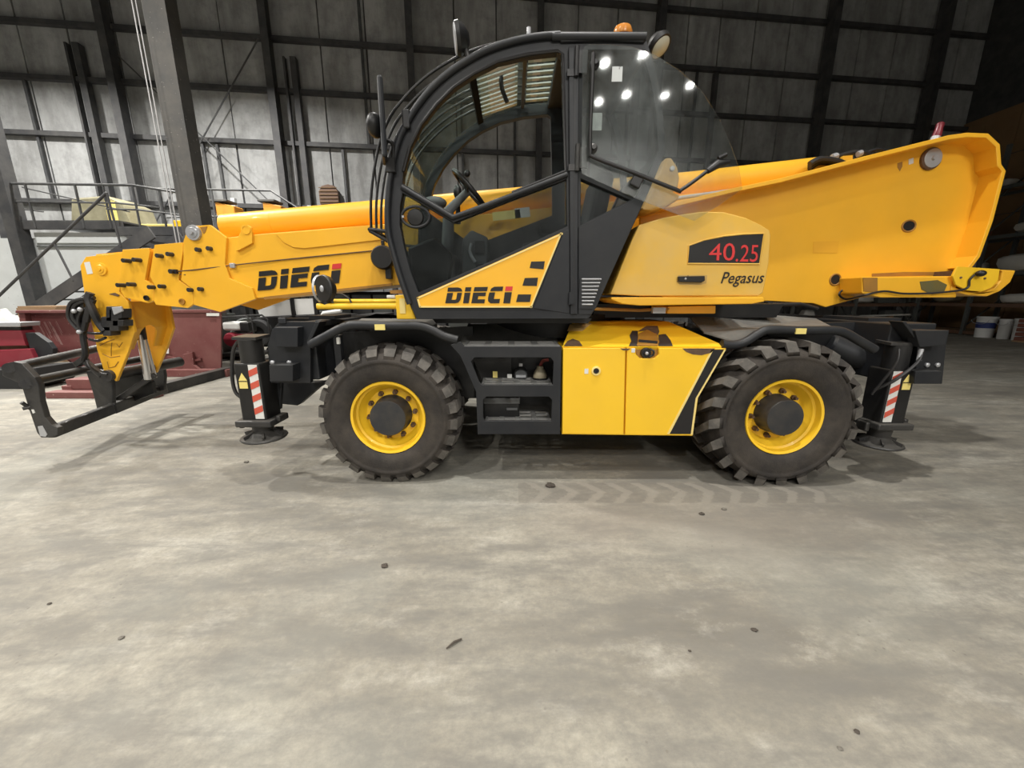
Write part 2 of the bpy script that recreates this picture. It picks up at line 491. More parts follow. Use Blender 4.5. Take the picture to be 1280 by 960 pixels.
# ------------------------------------------------------------------ floor
def floor_material():
    m, nt, out = _tree('dusty_concrete_floor')
    b = N(nt, 'ShaderNodeBsdfPrincipled', i_Roughness=0.78)
    b.inputs['Specular IOR Level'].default_value = 0.3
    pos = wpos(nt)
    # sweeping and tyre scuffs: stretched, slanted noise over broad patches
    v1 = mapping(nt, pos, scale=(0.55, 1.6, 1), rot=(0, 0, RAD(-24)))
    broad = noise(nt, v1, 0.8, 8, 0.62)
    v2 = mapping(nt, pos, scale=(0.6, 2.2, 1), rot=(0, 0, RAD(-32)))
    scuff = noise(nt, v2, 3.0, 9, 0.68)
    fine = noise(nt, pos, 26, 8, 0.78)
    col = ramp(nt, broad, [(0.32, (0.15, 0.139, 0.117)), (0.46, (0.265, 0.245, 0.20)), (0.58, (0.34, 0.318, 0.262)), (0.74, (0.46, 0.443, 0.39))])
    mid = noise(nt, mapping(nt, pos, scale=(1, 1.5, 1), rot=(0, 0, RAD(-28)), loc=(3, 1, 0)), 2.6, 14, 0.76)
    col = mixc(nt, ramp(nt, mid, [(0.38, 0.6), (0.52, 0.0)]), col, (0.16, 0.153, 0.136))
    col = mixc(nt, ramp(nt, mid, [(0.53, 0.0), (0.68, 0.55)]), col, (0.49, 0.465, 0.40))
    gouge = noise(nt, mapping(nt, pos, scale=(0.5, 5.0, 1), rot=(0, 0, RAD(-38))), 2.6, 6, 0.6)
    col = mixc(nt, ramp(nt, gouge, [(0.30, 0.55), (0.37, 0.0)]), col, (0.20, 0.19, 0.165))
    col = mixc(nt, ramp(nt, scuff, [(0.38, 0.7), (0.54, 0.0)]), col, (0.17, 0.162, 0.143))
    col = mixc(nt, ramp(nt, fine, [(0.35, 0.5), (0.6, 0.0)]), col, (0.165, 0.155, 0.138))
    # cool grey films where the concrete has been polished by traffic
    cool = noise(nt, mapping(nt, pos, loc=(7, 3, 0)), 0.55, 6, 0.6)
    col = mixc(nt, ramp(nt, cool, [(0.50, 0.0), (0.68, 0.45)]), col, (0.255, 0.258, 0.228))
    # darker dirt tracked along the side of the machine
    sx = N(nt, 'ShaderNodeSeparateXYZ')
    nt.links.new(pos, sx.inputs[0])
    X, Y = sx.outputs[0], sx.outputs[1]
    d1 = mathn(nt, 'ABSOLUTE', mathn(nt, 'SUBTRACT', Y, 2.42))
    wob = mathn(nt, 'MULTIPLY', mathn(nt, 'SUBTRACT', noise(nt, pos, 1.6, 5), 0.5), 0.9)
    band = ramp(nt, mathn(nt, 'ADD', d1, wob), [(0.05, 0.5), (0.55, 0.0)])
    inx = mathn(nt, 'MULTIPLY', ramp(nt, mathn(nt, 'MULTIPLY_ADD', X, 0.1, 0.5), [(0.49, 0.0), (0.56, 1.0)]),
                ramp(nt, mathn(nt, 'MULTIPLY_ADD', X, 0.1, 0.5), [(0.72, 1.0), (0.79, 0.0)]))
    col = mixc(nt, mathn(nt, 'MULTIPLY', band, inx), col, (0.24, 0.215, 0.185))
    # chevron tyre print left by the rear tyre
    ty = mathn(nt, 'SUBTRACT', Y, 2.80)
    sk = mathn(nt, 'MULTIPLY', mathn(nt, 'ABSOLUTE', ty), 0.75)
    fr = mathn(nt, 'FRACT', mathn(nt, 'MULTIPLY', mathn(nt, 'ADD', mathn(nt, 'ADD', X, sk), mathn(nt, 'MULTIPLY', mid, 0.12)), 4.6))
    bar = ramp(nt, mathn(nt, 'ADD', fr, mathn(nt, 'MULTIPLY', mathn(nt, 'SUBTRACT', fine, 0.5), 0.5)), [(0.30, 0.0), (0.38, 1.0), (0.66, 1.0), (0.74, 0.0)])
    inr = mathn(nt, 'MULTIPLY', mathn(nt, 'LESS_THAN', mathn(nt, 'ABSOLUTE', ty), 0.16),
                mathn(nt, 'MULTIPLY', mathn(nt, 'GREATER_THAN', X, 0.05), mathn(nt, 'LESS_THAN', X, 2.5)))
    base = mixc(nt, mathn(nt, 'MULTIPLY', inr, 0.4), col, (0.16, 0.146, 0.126))
    col = mixc(nt, mathn(nt, 'MULTIPLY', mathn(nt, 'MULTIPLY', bar, inr), 0.48), base, (0.32, 0.295, 0.25))
    # pits
    vo = N(nt, 'ShaderNodeTexVoronoi', i_Scale=17.0)
    nt.links.new(pos, vo.inputs['Vector'])
    pn = noise(nt, pos, 1.1, 3)
    pit = mathn(nt, 'MULTIPLY', ramp(nt, vo.outputs['Distance'], [(0.05, 1.0), (0.12, 0.0)]), ramp(nt, pn, [(0.50, 0.0), (0.62, 0.8)]))
    col = mixc(nt, pit, col, (0.15, 0.135, 0.115))
    # oil drops
    vo2 = N(nt, 'ShaderNodeTexVoronoi', i_Scale=1.1)
    nt.links.new(mapping(nt, pos, scale=(1, 1.6, 1)), vo2.inputs['Vector'])
    oil = ramp(nt, mathn(nt, 'ADD', vo2.outputs['Distance'], mathn(nt, 'MULTIPLY', fine, 0.05)), [(0.045, 0.75), (0.085, 0.0)])
    col = mixc(nt, oil, col, (0.12, 0.105, 0.09))
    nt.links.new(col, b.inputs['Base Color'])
    bp = N(nt, 'ShaderNodeBump', i_Strength=0.25, i_Distance=0.01)
    nt.links.new(fine, bp.inputs['Height'])
    nt.links.new(bp.outputs[0], b.inputs['Normal'])
    nt.links.new(b.outputs[0], out.inputs[0])
    return m
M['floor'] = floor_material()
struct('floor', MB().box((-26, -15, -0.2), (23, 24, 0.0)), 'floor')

def wall_material(name, base, grime, lo=0.35):
    m, nt, out = _tree(name)
    b = N(nt, 'ShaderNodeBsdfPrincipled', i_Roughness=0.7)
    pos = wpos(nt)
    n1 = noise(nt, mapping(nt, pos, scale=(1.6, 1.6, 0.35)), 0.9, 8, 0.65)
    n2 = noise(nt, pos, 2.4, 7, 0.7)
    col = mixc(nt, ramp(nt, n1, [(0.38, 0.85), (0.62, 0.0)]), base, grime)
    col = mixc(nt, ramp(nt, n2, [(0.45, 0.0), (0.75, 0.55)]), col, tuple(c * 0.55 for c in grime))
    nt.links.new(col, b.inputs['Base Color'])
    bp = N(nt, 'ShaderNodeBump', i_Strength=0.3, i_Distance=0.05)
    nt.links.new(n2, bp.inputs['Height'])
    nt.links.new(bp.outputs[0], b.inputs['Normal'])
    nt.links.new(b.outputs[0], out.inputs[0])
    return m
M['wall_panel'] = wall_material('white_insulation_facing', (0.44, 0.448, 0.448), (0.24, 0.242, 0.237))

WK = 0.115
WANG = math.atan(WK)
def wallp(u, z, d=0.0):
    """point on the back wall: u is its x, d the distance proud of it"""
    return Vector((u + d * math.sin(WANG), 17.5 + WK * u - d * math.cos(WANG), z))
def wall_slab(u0, u1, z0, z1, d0, d1):
    a, b = wallp(u0, z0, d0), wallp(u1, z0, d0)
    c, e = wallp(u1, z0, d1), wallp(u0, z0, d1)
    m = MB()
    h = Vector((0, 0, z1 - z0))
    m.add([a, b, c, e, a + h, b + h, c + h, e + h], [(0, 3, 2, 1), (4, 5, 6, 7), (0, 1, 5, 4), (1, 2, 6, 5), (2, 3, 7, 6), (3, 0, 4, 7)])
    return m
wb = struct('wall_back', wall_slab(-27, 22.5, 0, 15, -0.35, -0.06), 'girt')
GIRTS = [1.5, 3.3, 4.95, 7.2, 8.95, 10.6, 12.55, 14.3]
COLS = [-23.0, -18.4, -13.9, -8.75, -3.8, 1.0, 5.75, 8.45, 13.05, 18.15]
edges = [0.0] + GIRTS
for ci in range(len(COLS)):
    u0 = COLS[ci]
    u1 = COLS[ci + 1] if ci + 1 < len(COLS) else 21.0
    n = 3 if u1 - u0 > 3.5 else 2
    for k in range(n):
        a = u0 + (u1 - u0) * k / n
        w = (u1 - u0) / n
        for gi in range(len(edges) - 1):
            z0, z1 = edges[gi], edges[gi + 1]
            c = wallp(a + w / 2, (z0 + z1) / 2, -0.02 + random.uniform(-0.012, 0.012))
            piece('panel', c, (w / math.cos(WANG) - random.uniform(0.03, 0.07), 0.06, z1 - z0 - 0.05), 'wall_panel', wb, WANG)
for z in GIRTS:
    piece('girt', wallp(-2.2, z, 0.14), (49.0, 0.18, 0.15), 'girt', wb, WANG)
for u in COLS:
    if u in (8.45,):
        continue
    piece('column', wallp(u, 7.2, 0.36), (0.08, 0.5, 14.4), 'girt', wb, WANG)
    piece('column_flange', wallp(u, 7.2, 0.62), (0.25, 0.03, 14.4), 'girt', wb, WANG)
piece('column', wallp(8.35, 5.2, 0.2), (0.16, 0.2, 10.5), 'girt', wb, WANG)
for u in (-8.0, -15.0, 5.0):
    piece('stud', wallp(u, 5.2, 0.22), (0.2, 0.25, 9.6), 'girt', wb, WANG)
    piece('stud', wallp(u - 0.32, 5.2, 0.22), (0.07, 0.2, 9.6), 'girt', wb, WANG)
for (u, z0, z1) in ((-11.6, 2.0, 7.1), (-11.1, 2.0, 7.1), (-6.6, 2.0, 7.1), (-17.0, 4.9, 8.9), (-2.0, 3.0, 8.9), (0.1, 3.0, 8.9), (-5.6, 7.2, 12.5), (7.6, 6.5, 10.5), (3.2, 3.0, 8.9)):
    piece('pipe', wallp(u, (z0 + z1) / 2, 0.1), (0.09, 0.09, z1 - z0), 'rail', wb, WANG)
def rod(a, b, r, name='brace_rod', mat='rail', parent=None, n=6):
    return obj(name, MB().tube([a, b], r, n), mat, parent, smooth=True)
rod(wallp(-13.6, 9.6, 0.5), wallp(-8.9, 4.6, 0.5), 0.025, parent=wb)
rod(wallp(-13.6, 4.0, 0.5), wallp(-9.0, 10.4, 0.5), 0.025, parent=wb)

struct('wall_right', MB().box((20.8, -15, 0), (21.2, 24, 15)), 'girt')
wr = bpy.data.objects['wall_right']
y = 8.0
while y < 19.2:
    for (z0, z1) in ((0.1, 2.45), (2.48, 4.9), (4.93, 7.3), (7.33, 9.2)):
        piece('plywood_sheet', (20.76 + random.uniform(-.012, .012), y + 0.6, (z0 + z1) / 2), (0.03, 1.2, z1 - z0), 'plywood', wr)
    y += 1.22
struct('wall_left', MB().box((-26.3, -15, 0), (-26, 24, 15)), 'wall_panel')
struct('wall_front', MB().box((-26, -15.3, 0), (21.2, -15, 15)), 'wall_panel')
struct('ceiling', MB().box((-26.3, -15.3, 15), (21.3, 24, 15.3)), 'ceiling')

# ------------------------------------------------------------------ free-standing steel column on the left
cx, cy = -7.35, 9.6
colm = MB().box((cx - 0.24, cy - 0.17, 0), (cx + 0.24, cy + 0.17, 15))
tc = struct('trim_1', colm, 'column')
tc['label'] = 'thick grey steel column rising behind the yellow boom head'
obj('base_plate', MB().box((cx - 0.42, cy - 0.42, 0), (cx + 0.42, cy + 0.42, 0.03)), 'column', tc)
for dx in (-0.44, -0.52):
    rod((cx + dx + 0.18, cy - 0.26, 2.6), (cx + dx + 0.14, cy - 0.26, 15), 0.012, 'conduit', 'wire_grey', tc)

# ================================================================== the telescopic handler
YN = 2.98          # plane of the machine's near flank
YC = 3.95          # far side of the cab
tele = thing('telehandler', (0.6, 4.15, 0.0), 'large yellow rotating telescopic handler with black cab, long boom and four big tyres', 'telehandler')
def part(name, mb, mat, parent=None, **kw):
    return obj(name, mb, mat, parent or tele, **kw)

# ---------------------------------------------------------------- lettering helpers
def quad_map(q, Y):
    """unit square to a quad (bl, br, br-top, tl given in picture points) on plane Y"""
    P = [at(px, py, Y) for px, py in q]
    def f(u, v):
        return (P[0] * (1 - u) + P[1] * u) * (1 - v) + (P[3] * (1 - u) + P[2] * u) * v
    return f
def text_mesh(body, shear=0.0, offset=0.0):
    cu = bpy.data.curves.new('lettering', 'FONT')
    cu.body = body
    cu.shear = shear
    cu.offset = offset
    cu.resolution_u = 3
    o = bpy.data.objects.new('lettering', cu)
    COL.objects.link(o)
    dg = bpy.context.evaluated_depsgraph_get()
    me = bpy.data.meshes.new_from_object(o.evaluated_get(dg))
    vs = [v.co.copy() for v in me.vertices]
    fs = [tuple(p.vertices) for p in me.polygons]
    bpy.data.objects.remove(o)
    bpy.data.curves.remove(cu)
    bpy.data.meshes.remove(me)
    x0, x1 = min(v.x for v in vs), max(v.x for v in vs)
    y0, y1 = min(v.y for v in vs), max(v.y for v in vs)
    return [((v.x - x0) / (x1 - x0), (v.y - y0) / (y1 - y0)) for v in vs], fs
def text_on(body, q, Y, mat, parent, name='lettering', shear=0.0, offset=0.0):
    uv, fs = text_mesh(body, shear, offset)
    f = quad_map(q, Y)
    return obj(name, MB().add([f(u, v) for u, v in uv], fs), mat, parent)
STENCIL = [  # heavy split capitals, unit square each: x offset, polygons
    (0.00, 0.235, [[(0.05, .74), (0.05, 1), (.70, 1), (.88, .95), (.98, .84), (1.0, .74)],
                   [(0, 0), (.05, .66), (.43, .66), (.38, .22), (.62, .22), (.68, .27), (.70, .66), (1.0, .66), (.95, .2), (.84, .05), (.65, 0)]]),
    (0.270, 0.10, [[(0.06, .74), (.10, 1), (1, 1), (.96, .74)], [(0, 0), (.05, .66), (.95, .66), (.86, 0)]]),
    (0.395, 0.225, [[(0.06, .74), (.10, 1), (1, 1), (.97, .74)],
                    [(0, 0), (.05, .66), (.92, .66), (.90, .44), (.42, .44), (.40, .24), (.90, .24), (.88, 0)]]),
    (0.640, 0.215, [[(0.10, .74), (.16, .9), (.36, 1), (1, 1), (.97, .74)],
                    [(.22, 0), (.04, .12), (0, .30), (.05, .66), (.46, .66), (.42, .26), (.86, .26), (.83, 0)]]),
    (0.880, 0.12, ['red', [(0.06, .74), (.10, 1), (1, 1), (.96, .74)], [(0, 0), (.05, .66), (.95, .66), (.86, 0)]]),
]
def stencil_word(q, Y, parent):
    f = quad_map(q, Y)
    ink, red = MB(), MB()
    for x0, w, polys in STENCIL:
        isred = False
        for p in polys:
            if p == 'red':
                isred = True
                continue
            loop = [f(x0 + w * u, v) for u, v in p]
            (red if isred else ink).poly3([loop], (0, -0.002, 0))
            isred = False
    obj('lettering', ink, 'ink', parent)
    o = obj('lettering', red, 'red', parent)
    o['label'] = 'red top of the last letter'

# ---------------------------------------------------------------- wheels
def tyre_mesh(c, outw, R, W, rb, lugs, depth, chev):
    """carcass with moulded tread blocks; outw = -1 when the outer face looks to the camera"""
    c = Vector(c)
    h = W / 2
    prof = [(-h * .80, rb), (-h * .90, rb + .012), (-h * .97, rb + (R - rb) * .25), (-h * 1.0, rb + (R - rb) * .46), (-h * .985, rb + (R - rb) * .54), (-h * 1.03, rb + (R - rb) * .575), (-h * .965, rb + (R - rb) * .63),
            (-h * .95, R - .095), (-h * .80, R - depth - .030), (-h * .55, R - depth - .004), (0, R - depth * .9)]
    prof = prof + [(-w, r) for w, r in reversed(prof[:-1])]
    body = MB().lathe(c, (0, 1, 0), prof, 64)
    tr = MB()
    def pt(th, w, r):
        return c + Vector((math.sin(th) * r, w, math.cos(th) * r))
    for k in range(lugs):
        for s in (-1, 1):
            t0 = 2 * PI * (k + (0.5 if s > 0 else 0)) / lugs
            pitch = 2 * PI / lugs
            if chev:       # tall bars swept back from the crown
                secs = [(0.02, .00, .30, R), (0.35, .24, .32, R), (0.66, .50, .35, R - .002), (0.90, .72, .40, R - .016), (0.985, .80, .5, R - .09)]
            else:          # worn blocks with a kink
                secs = [(0.08, .00, .50, R), (0.38, .10, .58, R), (0.50, .30, .55, R - .002), (0.84, .36, .62, R - .024), (0.96, .38, .58, R - .075)]
            ring = []
            for (wf, a, d, r) in secs:
                w = s * wf * h
                lo = r - depth - .012 if wf < .9 else r - .03
                for (dt, rr) in ((-d / 2 - .04, lo), (-d / 2, r), (d / 2, r), (d / 2 + .04, lo)):
                    ring.append(pt(t0 + (a + dt) * pitch, w, rr))
            n = len(secs)
            fs = [(0, 1, 2, 3), (4 * n - 1, 4 * n - 2, 4 * n - 3, 4 * n - 4)]
            for i in range(n - 1):
                for j in range(4):
                    fs.append((4 * i + j, 4 * i + (j + 1) % 4, 4 * i + 4 + (j + 1) % 4, 4 * i + 4 + j))
            tr.add(ring, fs)
    nb = len(body.v)
    nbf = len(body.f)
    body.add(tr.v, tr.f)
    for v in body.v:        # flattened where it stands
        if v.z < 0.004:
            v.z = 0.004
    return body, nbf
def make_wheel(cx, cy, cz, R, W, lugs, depth, chev, rimR, name='wheel'):
    c = Vector((cx, cy, cz))
    h = W / 2
    wheel = obj(name, MB().lathe(c, (0, 1, 0), [(-h * .84, rimR + .004), (-h * .88, rimR), (-h * .86, rimR - .018), (-h * .66, rimR - .024), (-h * .62, rimR - .040), (-h * .52, rimR - .048),
                                                  (-h * .48, rimR - .062), (-h * .36, rimR - .072), (-h * .32, rimR - .085), (-h * .33, .02), (h * .1, .02), (h * .1, rimR - .1), (h * .84, rimR - .01), (h * .86, rimR + .004)], 56), 'lemon', tele, smooth=True, origin=c)
    bm, nbf = tyre_mesh(c, -1, R, W, rimR, lugs, depth, chev)
    fm = [0] * nbf + [1 if (i % 18) > 1 and ((i % 18) - 2) % 4 == 1 else 0 for i in range(len(bm.f) - nbf)]
    ty = obj('tyre', bm, ['tyre_side', 'tyre_tread'], wheel, origin=c, fmat=fm)
    me = ty.data
    for p in me.polygons:
        r = math.hypot(p.center.x, p.center.z)
        p.use_smooth = r < R - .10
    obj('hub', MB().lathe(c, (0, 1, 0), [(-h * .30, .165), (-h * .42, .160), (-h * .46, .152), (-h * .84, .150), (-h * .90, .143), (-h * .92, .0)], 40), 'hub', wheel, smooth=True)
    for k in range(10):
        a = 2 * PI * (k + .3) / 10
        bp = c + Vector((math.sin(a) * .193, -h * .33, math.cos(a) * .193))
        obj('wheel_bolt', MB().cyl(bp, bp + Vector((0, -.024, 0)), .022, 6).cyl(bp + Vector((0, -.024, 0)), bp + Vector((0, -.05, 0)), .013, 8), 'rusty', wheel)
    return wheel
def far_copy(w, y):
    o = w.copy()
    COL.objects.link(o)
    o.rotation_euler = (0, 0, PI)
    o.location = Vector((ORG[w.name].x, y, ORG[w.name].z)) - ORG[tele.name]
    for ch in w.children:
        d = ch.copy()
        COL.objects.link(d)
        d.parent = o
w1 = make_wheel(-1.000, 3.185, 0.562, 0.585, 0.50, 24, 0.030, False, 0.300)
w2 = make_wheel(2.165, 3.150, 0.580, 0.622, 0.52, 20, 0.052, True, 0.308)
far_copy(w1, 5.12)
far_copy(w2, 5.14)

# ---------------------------------------------------------------- chassis
ch = part('chassis', MB().box((-1.75, 3.62, 0.55), (3.2, 4.70, 1.10)).box((-1.60, 3.75, 1.10), (3.1, 4.55, 1.16)), 'black', bevel=.02)
obj('axle', MB().cyl((-1.0, 3.3, .56), (-1.0, 5.0, .56), .13, 16).cbox((-1.0, 4.15, .56), (.40, .5, .36)), 'black', ch, smooth=True)
obj('axle', MB().cyl((2.165, 3.3, .56), (2.165, 5.0, .56), .13, 16).cbox((2.165, 4.15, .56), (.40, .5, .36)), 'black', ch, smooth=True)
obj('belly_plate', MB().box((-.3, 3.5, .42), (1.5, 4.8, .55)), 'black', ch, bevel=.01)
obj('turntable', MB().cyl((.45, 4.15, 1.16), (.45, 4.15, 1.36), .72, 40), 'black', ch, smooth=True)

# outrigger beams front and rear with end caps
def outrigger(front):
    if front:
        x0, x1 = -1.86, -1.58
    else:
        x0, x1 = 3.02, 3.42
    zt, zb = 1.31, 0.845
    b = part('outrigger_beam', MB().box((x0 + .02, YN + .14, zb), (x1 - .01, 5.3, zt)), 'charcoal', bevel=.012)
    b['label'] = 'charcoal crosswise outrigger beam box'
    xm = (x0 + x1) / 2
    w = x1 - x0
    if front:
        pl = [(334, 432), (340, 412), (349, 402), (400, 402), (388, 427), (388, 479), (338, 479)]
    else:
        pl = [(1129, 402), (1138, 411), (1187, 413), (1183, 432), (1178, 480), (1144, 480), (1147, 434), (1136, 420)]
    obj('end_plate', MB().prism(pl, YN + .09, YN + .14), 'charcoal', b, bevel=.006)
    m, m2, m3 = MB(), MB(), MB()
    if front:
        m.prism([(343, 409), (372, 409), (372, 434), (345, 434)], YN, YN + .09)
        m2.prism([(336, 456), (366, 456), (366, 477), (337, 477)], YN - .02, YN + .09)
        m3.prism([(388, 427), (400, 402), (394, 402), (383, 427)], YN + .02, YN + .14)
        bolts = [(341, 453), (362, 453)]
    else:
        m.prism([(1144, 413), (1186, 413), (1182, 432), (1150, 434)], YN, YN + .09)
        m2.prism([(1145, 464), (1178, 464), (1177, 480), (1143, 480)], YN - .02, YN + .09)
        m3.prism([(1128, 402), (1133, 402), (1157, 434), (1152, 434)], YN + .02, YN + .14)
        bolts = [(1158, 456), (1171, 456)]
    for mm in (m, m2, m3):
        obj('end_cover', mm, 'charcoal', b, bevel=.006)
    for (px, py) in bolts:
        p = at(px, py, YN + .09)
        obj('bolt', MB().lathe(p, (0, -1, 0), [(0, .018), (.012, .018), (.018, .010), (.02, 0)], 10), 'galv', b, smooth=True)
    return b
ob1 = outrigger(True)
ob2 = outrigger(False)
obj('top_rail', MB().beam(at(352, 401, 3.06), at(440, 401, 4.6), .06, .05).beam(at(398, 404, YN + .1), at(427, 402, 3.75), .05, .05), 'charcoal', ob1, bevel=.008)
obj('step_pad', MB().cbox((-1.62, 3.5, 1.345), (.22, .35, .03)), 'black', ob1)
obj('top_pad', MB().cbox((3.2, 3.6, 1.325), (.28, .5, .03)), 'charcoal', ob2)
part('nose_plate', MB().prism([(345, 478), (400, 478), (425, 470), (396, 486), (372, 507), (350, 505)], 3.42, 3.52).prism([(330, 452), (352, 476), (350, 512), (338, 512)], 3.16, 3.2), 'charcoal', bevel=.006)
part('nose_frame', MB().poly3([[(-1.62, 3.5, 1.3), (-1.62, 3.5, .62), (-1.45, 3.5, .5), (-1.2, 3.5, .62), (-1.2, 3.5, 1.2)]], (0, 1.3, 0)), 'black')
part('tail_frame', MB().box((2.65, 3.5, .75), (3.1, 4.8, 1.22)), 'black')
part('tail_deck', MB().prism([(1000, 404), (1060, 403), (1128, 402), (1150, 432), (1120, 430), (1090, 418)], 3.45, 3.5), 'charcoal')

# stabiliser legs
def stab(front):
    if front:
        px, pt, pm, pb, pf = 319, 424, 452, 522, 545
        Y = 3.06
        xa = at(321, 480, Y).x
    else:
        px, pt, pm, pb, pf = 1112, 431, 460, 526, 553
        Y = 3.10
        xa = at(1110, 490, Y).x
    zt, zm, zb = at(px, pt, Y).z, at(px, pm, Y).z, at(px, pb, Y).z
    zf = at(px, pf, Y).z - .015
    w = .20
    leg = part('stabiliser_leg', MB().box((xa - w / 2, Y - .09, zb), (xa + w / 2, Y + .11, zm)), 'black', bevel=.012)
    obj('cylinder', MB().cyl((xa, Y, zm - .02), (xa, Y, zt), .085, 24), 'black', leg, smooth=True)
    obj('top_plate', MB().poly3([[(xa - .11, Y - .05, zt), (xa + .09, Y - .07, zt), (xa + .10, Y + .10, zt + .01), (xa - .10, Y + .10, zt + .01)]], (0, 0, .022)), 'black_steel', leg)
    obj('collar', MB().box((xa - .14, Y - .13, zb - .045), (xa + .15, Y + .13, zb + .01)).box((xa - .17, Y - .05, zb - .08), (xa - .13, Y + .05, zb)).box((xa + .14, Y - .05, zb - .02), (xa + .18, Y + .05, zb + .03)), 'black_steel', leg, bevel=.012)
    obj('piston', MB().cyl((xa, Y, zb - .04), (xa, Y, zf + .06), .085, 20, .075), 'black_steel', leg, smooth=True)
    obj('foot', MB().lathe((xa, Y, zf), (0, 0, 1), [(0, 0), (0, .165), (.012, .175), (.022, .17), (.032, .13), (.075, .08), (.10, .05), (.10, 0)], 32), 'black_steel', leg, smooth=True)
    for k in range(6):
        an = PI * k / 3
        obj('foot_rib', MB().beam((xa + .06 * math.cos(an), Y + .06 * math.sin(an), zf + .055), (xa + .155 * math.cos(an), Y + .155 * math.sin(an), zf + .03), .012, .045), 'black_steel', leg)
    # hazard stripe: white board with slanted red bars, on one half of the face
    fy = Y - .092
    s0, s1 = (xa + .015, xa + .085) if front else (xa - .085, xa - .015)
    obj('hazard_board', MB().box((s0, fy - .004, zb + .02), (s1, fy, zm - .01)), 'white', leg)
    k, z = 0, zb + .03
    step = (zm - zb - .05) / 4
    for i in range(4):
        z0 = zb + .055 + i * step * .98
        sl = .03 if front else .04
        hgt = step * .48
        pts = [(s0, fy - .0045, z0), (s1, fy - .0045, z0 + sl), (s1, fy - .0045, min(z0 + sl + hgt, zm - .012)), (s0, fy - .0045, min(z0 + hgt, zm - .012))]
        obj('hazard_bar', MB().poly3([pts], (0, -.002, 0)), 'hazard_red', leg)
    t0 = (xa - .075) if front else (xa + .01)
    zc = zm - (.20 if front else .16)
    obj('arrow_sticker', MB().poly3([[(t0, fy, zc), (t0 + .065, fy, zc), (t0 + .065, fy, zc + .065), (t0 + .032, fy, zc + .125), (t0, fy, zc + .065)]], (0, -.003, 0)), 'sticker', leg)
    obj('sticker_line', MB().box((t0, fy - .005, zc + .055), (t0 + .065, fy - .003, zc + .062)), 'ink', leg)
    if front:
        obj('hose', MB().tube(smooth_curve([(xa - .10, Y, zt - .02), (xa - .15, Y, zt - .1), (xa - .19, Y, zt - .30), (xa - .18, Y, zt - .44), (xa - .10, Y, zt - .50)]), .014, 8), 'hose', leg, smooth=True)
    else:
        obj('hose', MB().tube(smooth_curve([(xa + .09, Y - .1, zt - .02), (xa + .06, Y - .12, zt - .12), (xa - .08, Y - .12, zt - .26), (xa - .16, Y - .05, zt - .36)]), .012, 8), 'hose', leg, smooth=True)
        obj('hose_fitting', MB().cyl((xa + .085, Y - .1, zt - .02), (xa + .075, Y - .11, zt - .11), .016, 10), 'galv', leg, smooth=True)
        obj('hose', MB().tube(smooth_curve([(xa - .09, Y - .1, zt - .02), (xa - .11, Y - .12, zt - .14), (xa - .18, Y - .05, zt - .40)]), .010, 8), 'hose', leg, smooth=True)
    return leg
stab(True)
stab(False)
part('hose_loop', MB().tube(smooth_curve([(3.08, 3.2, .86), (3.2, 3.25, .82), (3.32, 3.25, .82), (3.38, 3.3, .87)]), .018, 8), 'hose', smooth=True)

# fenders with bent tube edges
def fender(tube_px, deck, name='fender'):
    pts = smooth_curve([at(px, py, YN + .02) for px, py in tube_px], 5)
    f = part(name, MB().tube(pts, .034, 14), 'charcoal', smooth=True)
    return f
f1 = fender([(388, 431), (410, 419), (430, 409), (446, 406), (485, 407), (522, 407), (540, 412), (555, 420), (572, 425)], None)
obj('deck', MB().poly3([[at(432, 409, 3.04), at(446, 405, 3.04), at(523, 406, 3.04), at(548, 416, 3.04), at(545, 398, 3.72), at(470, 392, 3.72), at(452, 398, 3.72)]], (0, 0, -.012)), 'deck', f1)
obj('reflector', MB().cbox(at(475, 409, YN - .016), (.078, .012, .042)), 'sticker', f1)
obj('stay', MB().cbox(at(424, 438, 3.1), (.05, .06, .25)), 'charcoal', f1)
obj('stay_pin', MB().cbox(at(423, 426, 3.05), (.022, .02, .05)), 'white', f1)
obj('inner_liner', MB().poly3([[(-1.62, 3.46, .6), (-1.62, 3.46, 1.2), (-.35, 3.46, 1.26), (-.35, 3.46, .6)]], (0, .05, 0)), 'black', f1)
f2 = fender([(902, 430), (918, 431), (932, 427), (948, 417), (962, 412), (1001, 413), (1042, 413), (1058, 417), (1074, 426), (1093, 437)], None)
obj('deck', MB().poly3([[at(925, 428, 3.04), at(950, 414, 3.04), at(966, 410, 3.04), at(1046, 411, 3.04), at(1020, 398, 3.8), at(930, 391, 3.8), at(900, 394, 3.7), at(862, 396, 3.5), at(880, 415, 3.2)]], (0, 0, -.012)), 'deck', f2)
obj('reflector', MB().cbox(at(1001, 414, YN - .016), (.078, .012, .042)), 'sticker', f2)
obj('inner_liner', MB().poly3([[(1.5, 3.46, .6), (1.5, 3.46, 1.22), (2.9, 3.46, 1.24), (2.9, 3.46, .6)]], (0, .05, 0)), 'black', f2)
obj('mud_flap', MB().poly3([[(1.78, 3.03, 1.13), (1.78, 3.45, 1.15), (1.62, 3.45, 1.0), (1.62, 3.03, .98)]], (.01, 0, .01)), 'concrete_dark', f2)
part('air_tank', MB().lathe(at(1035, 430, 3.45), at(1085, 452, 3.35) - at(1035, 430, 3.45), [(0, 0), (0, .08), (.02, .1), (.38, .1), (.40, .08), (.40, 0)], 24), 'charcoal', smooth=True)

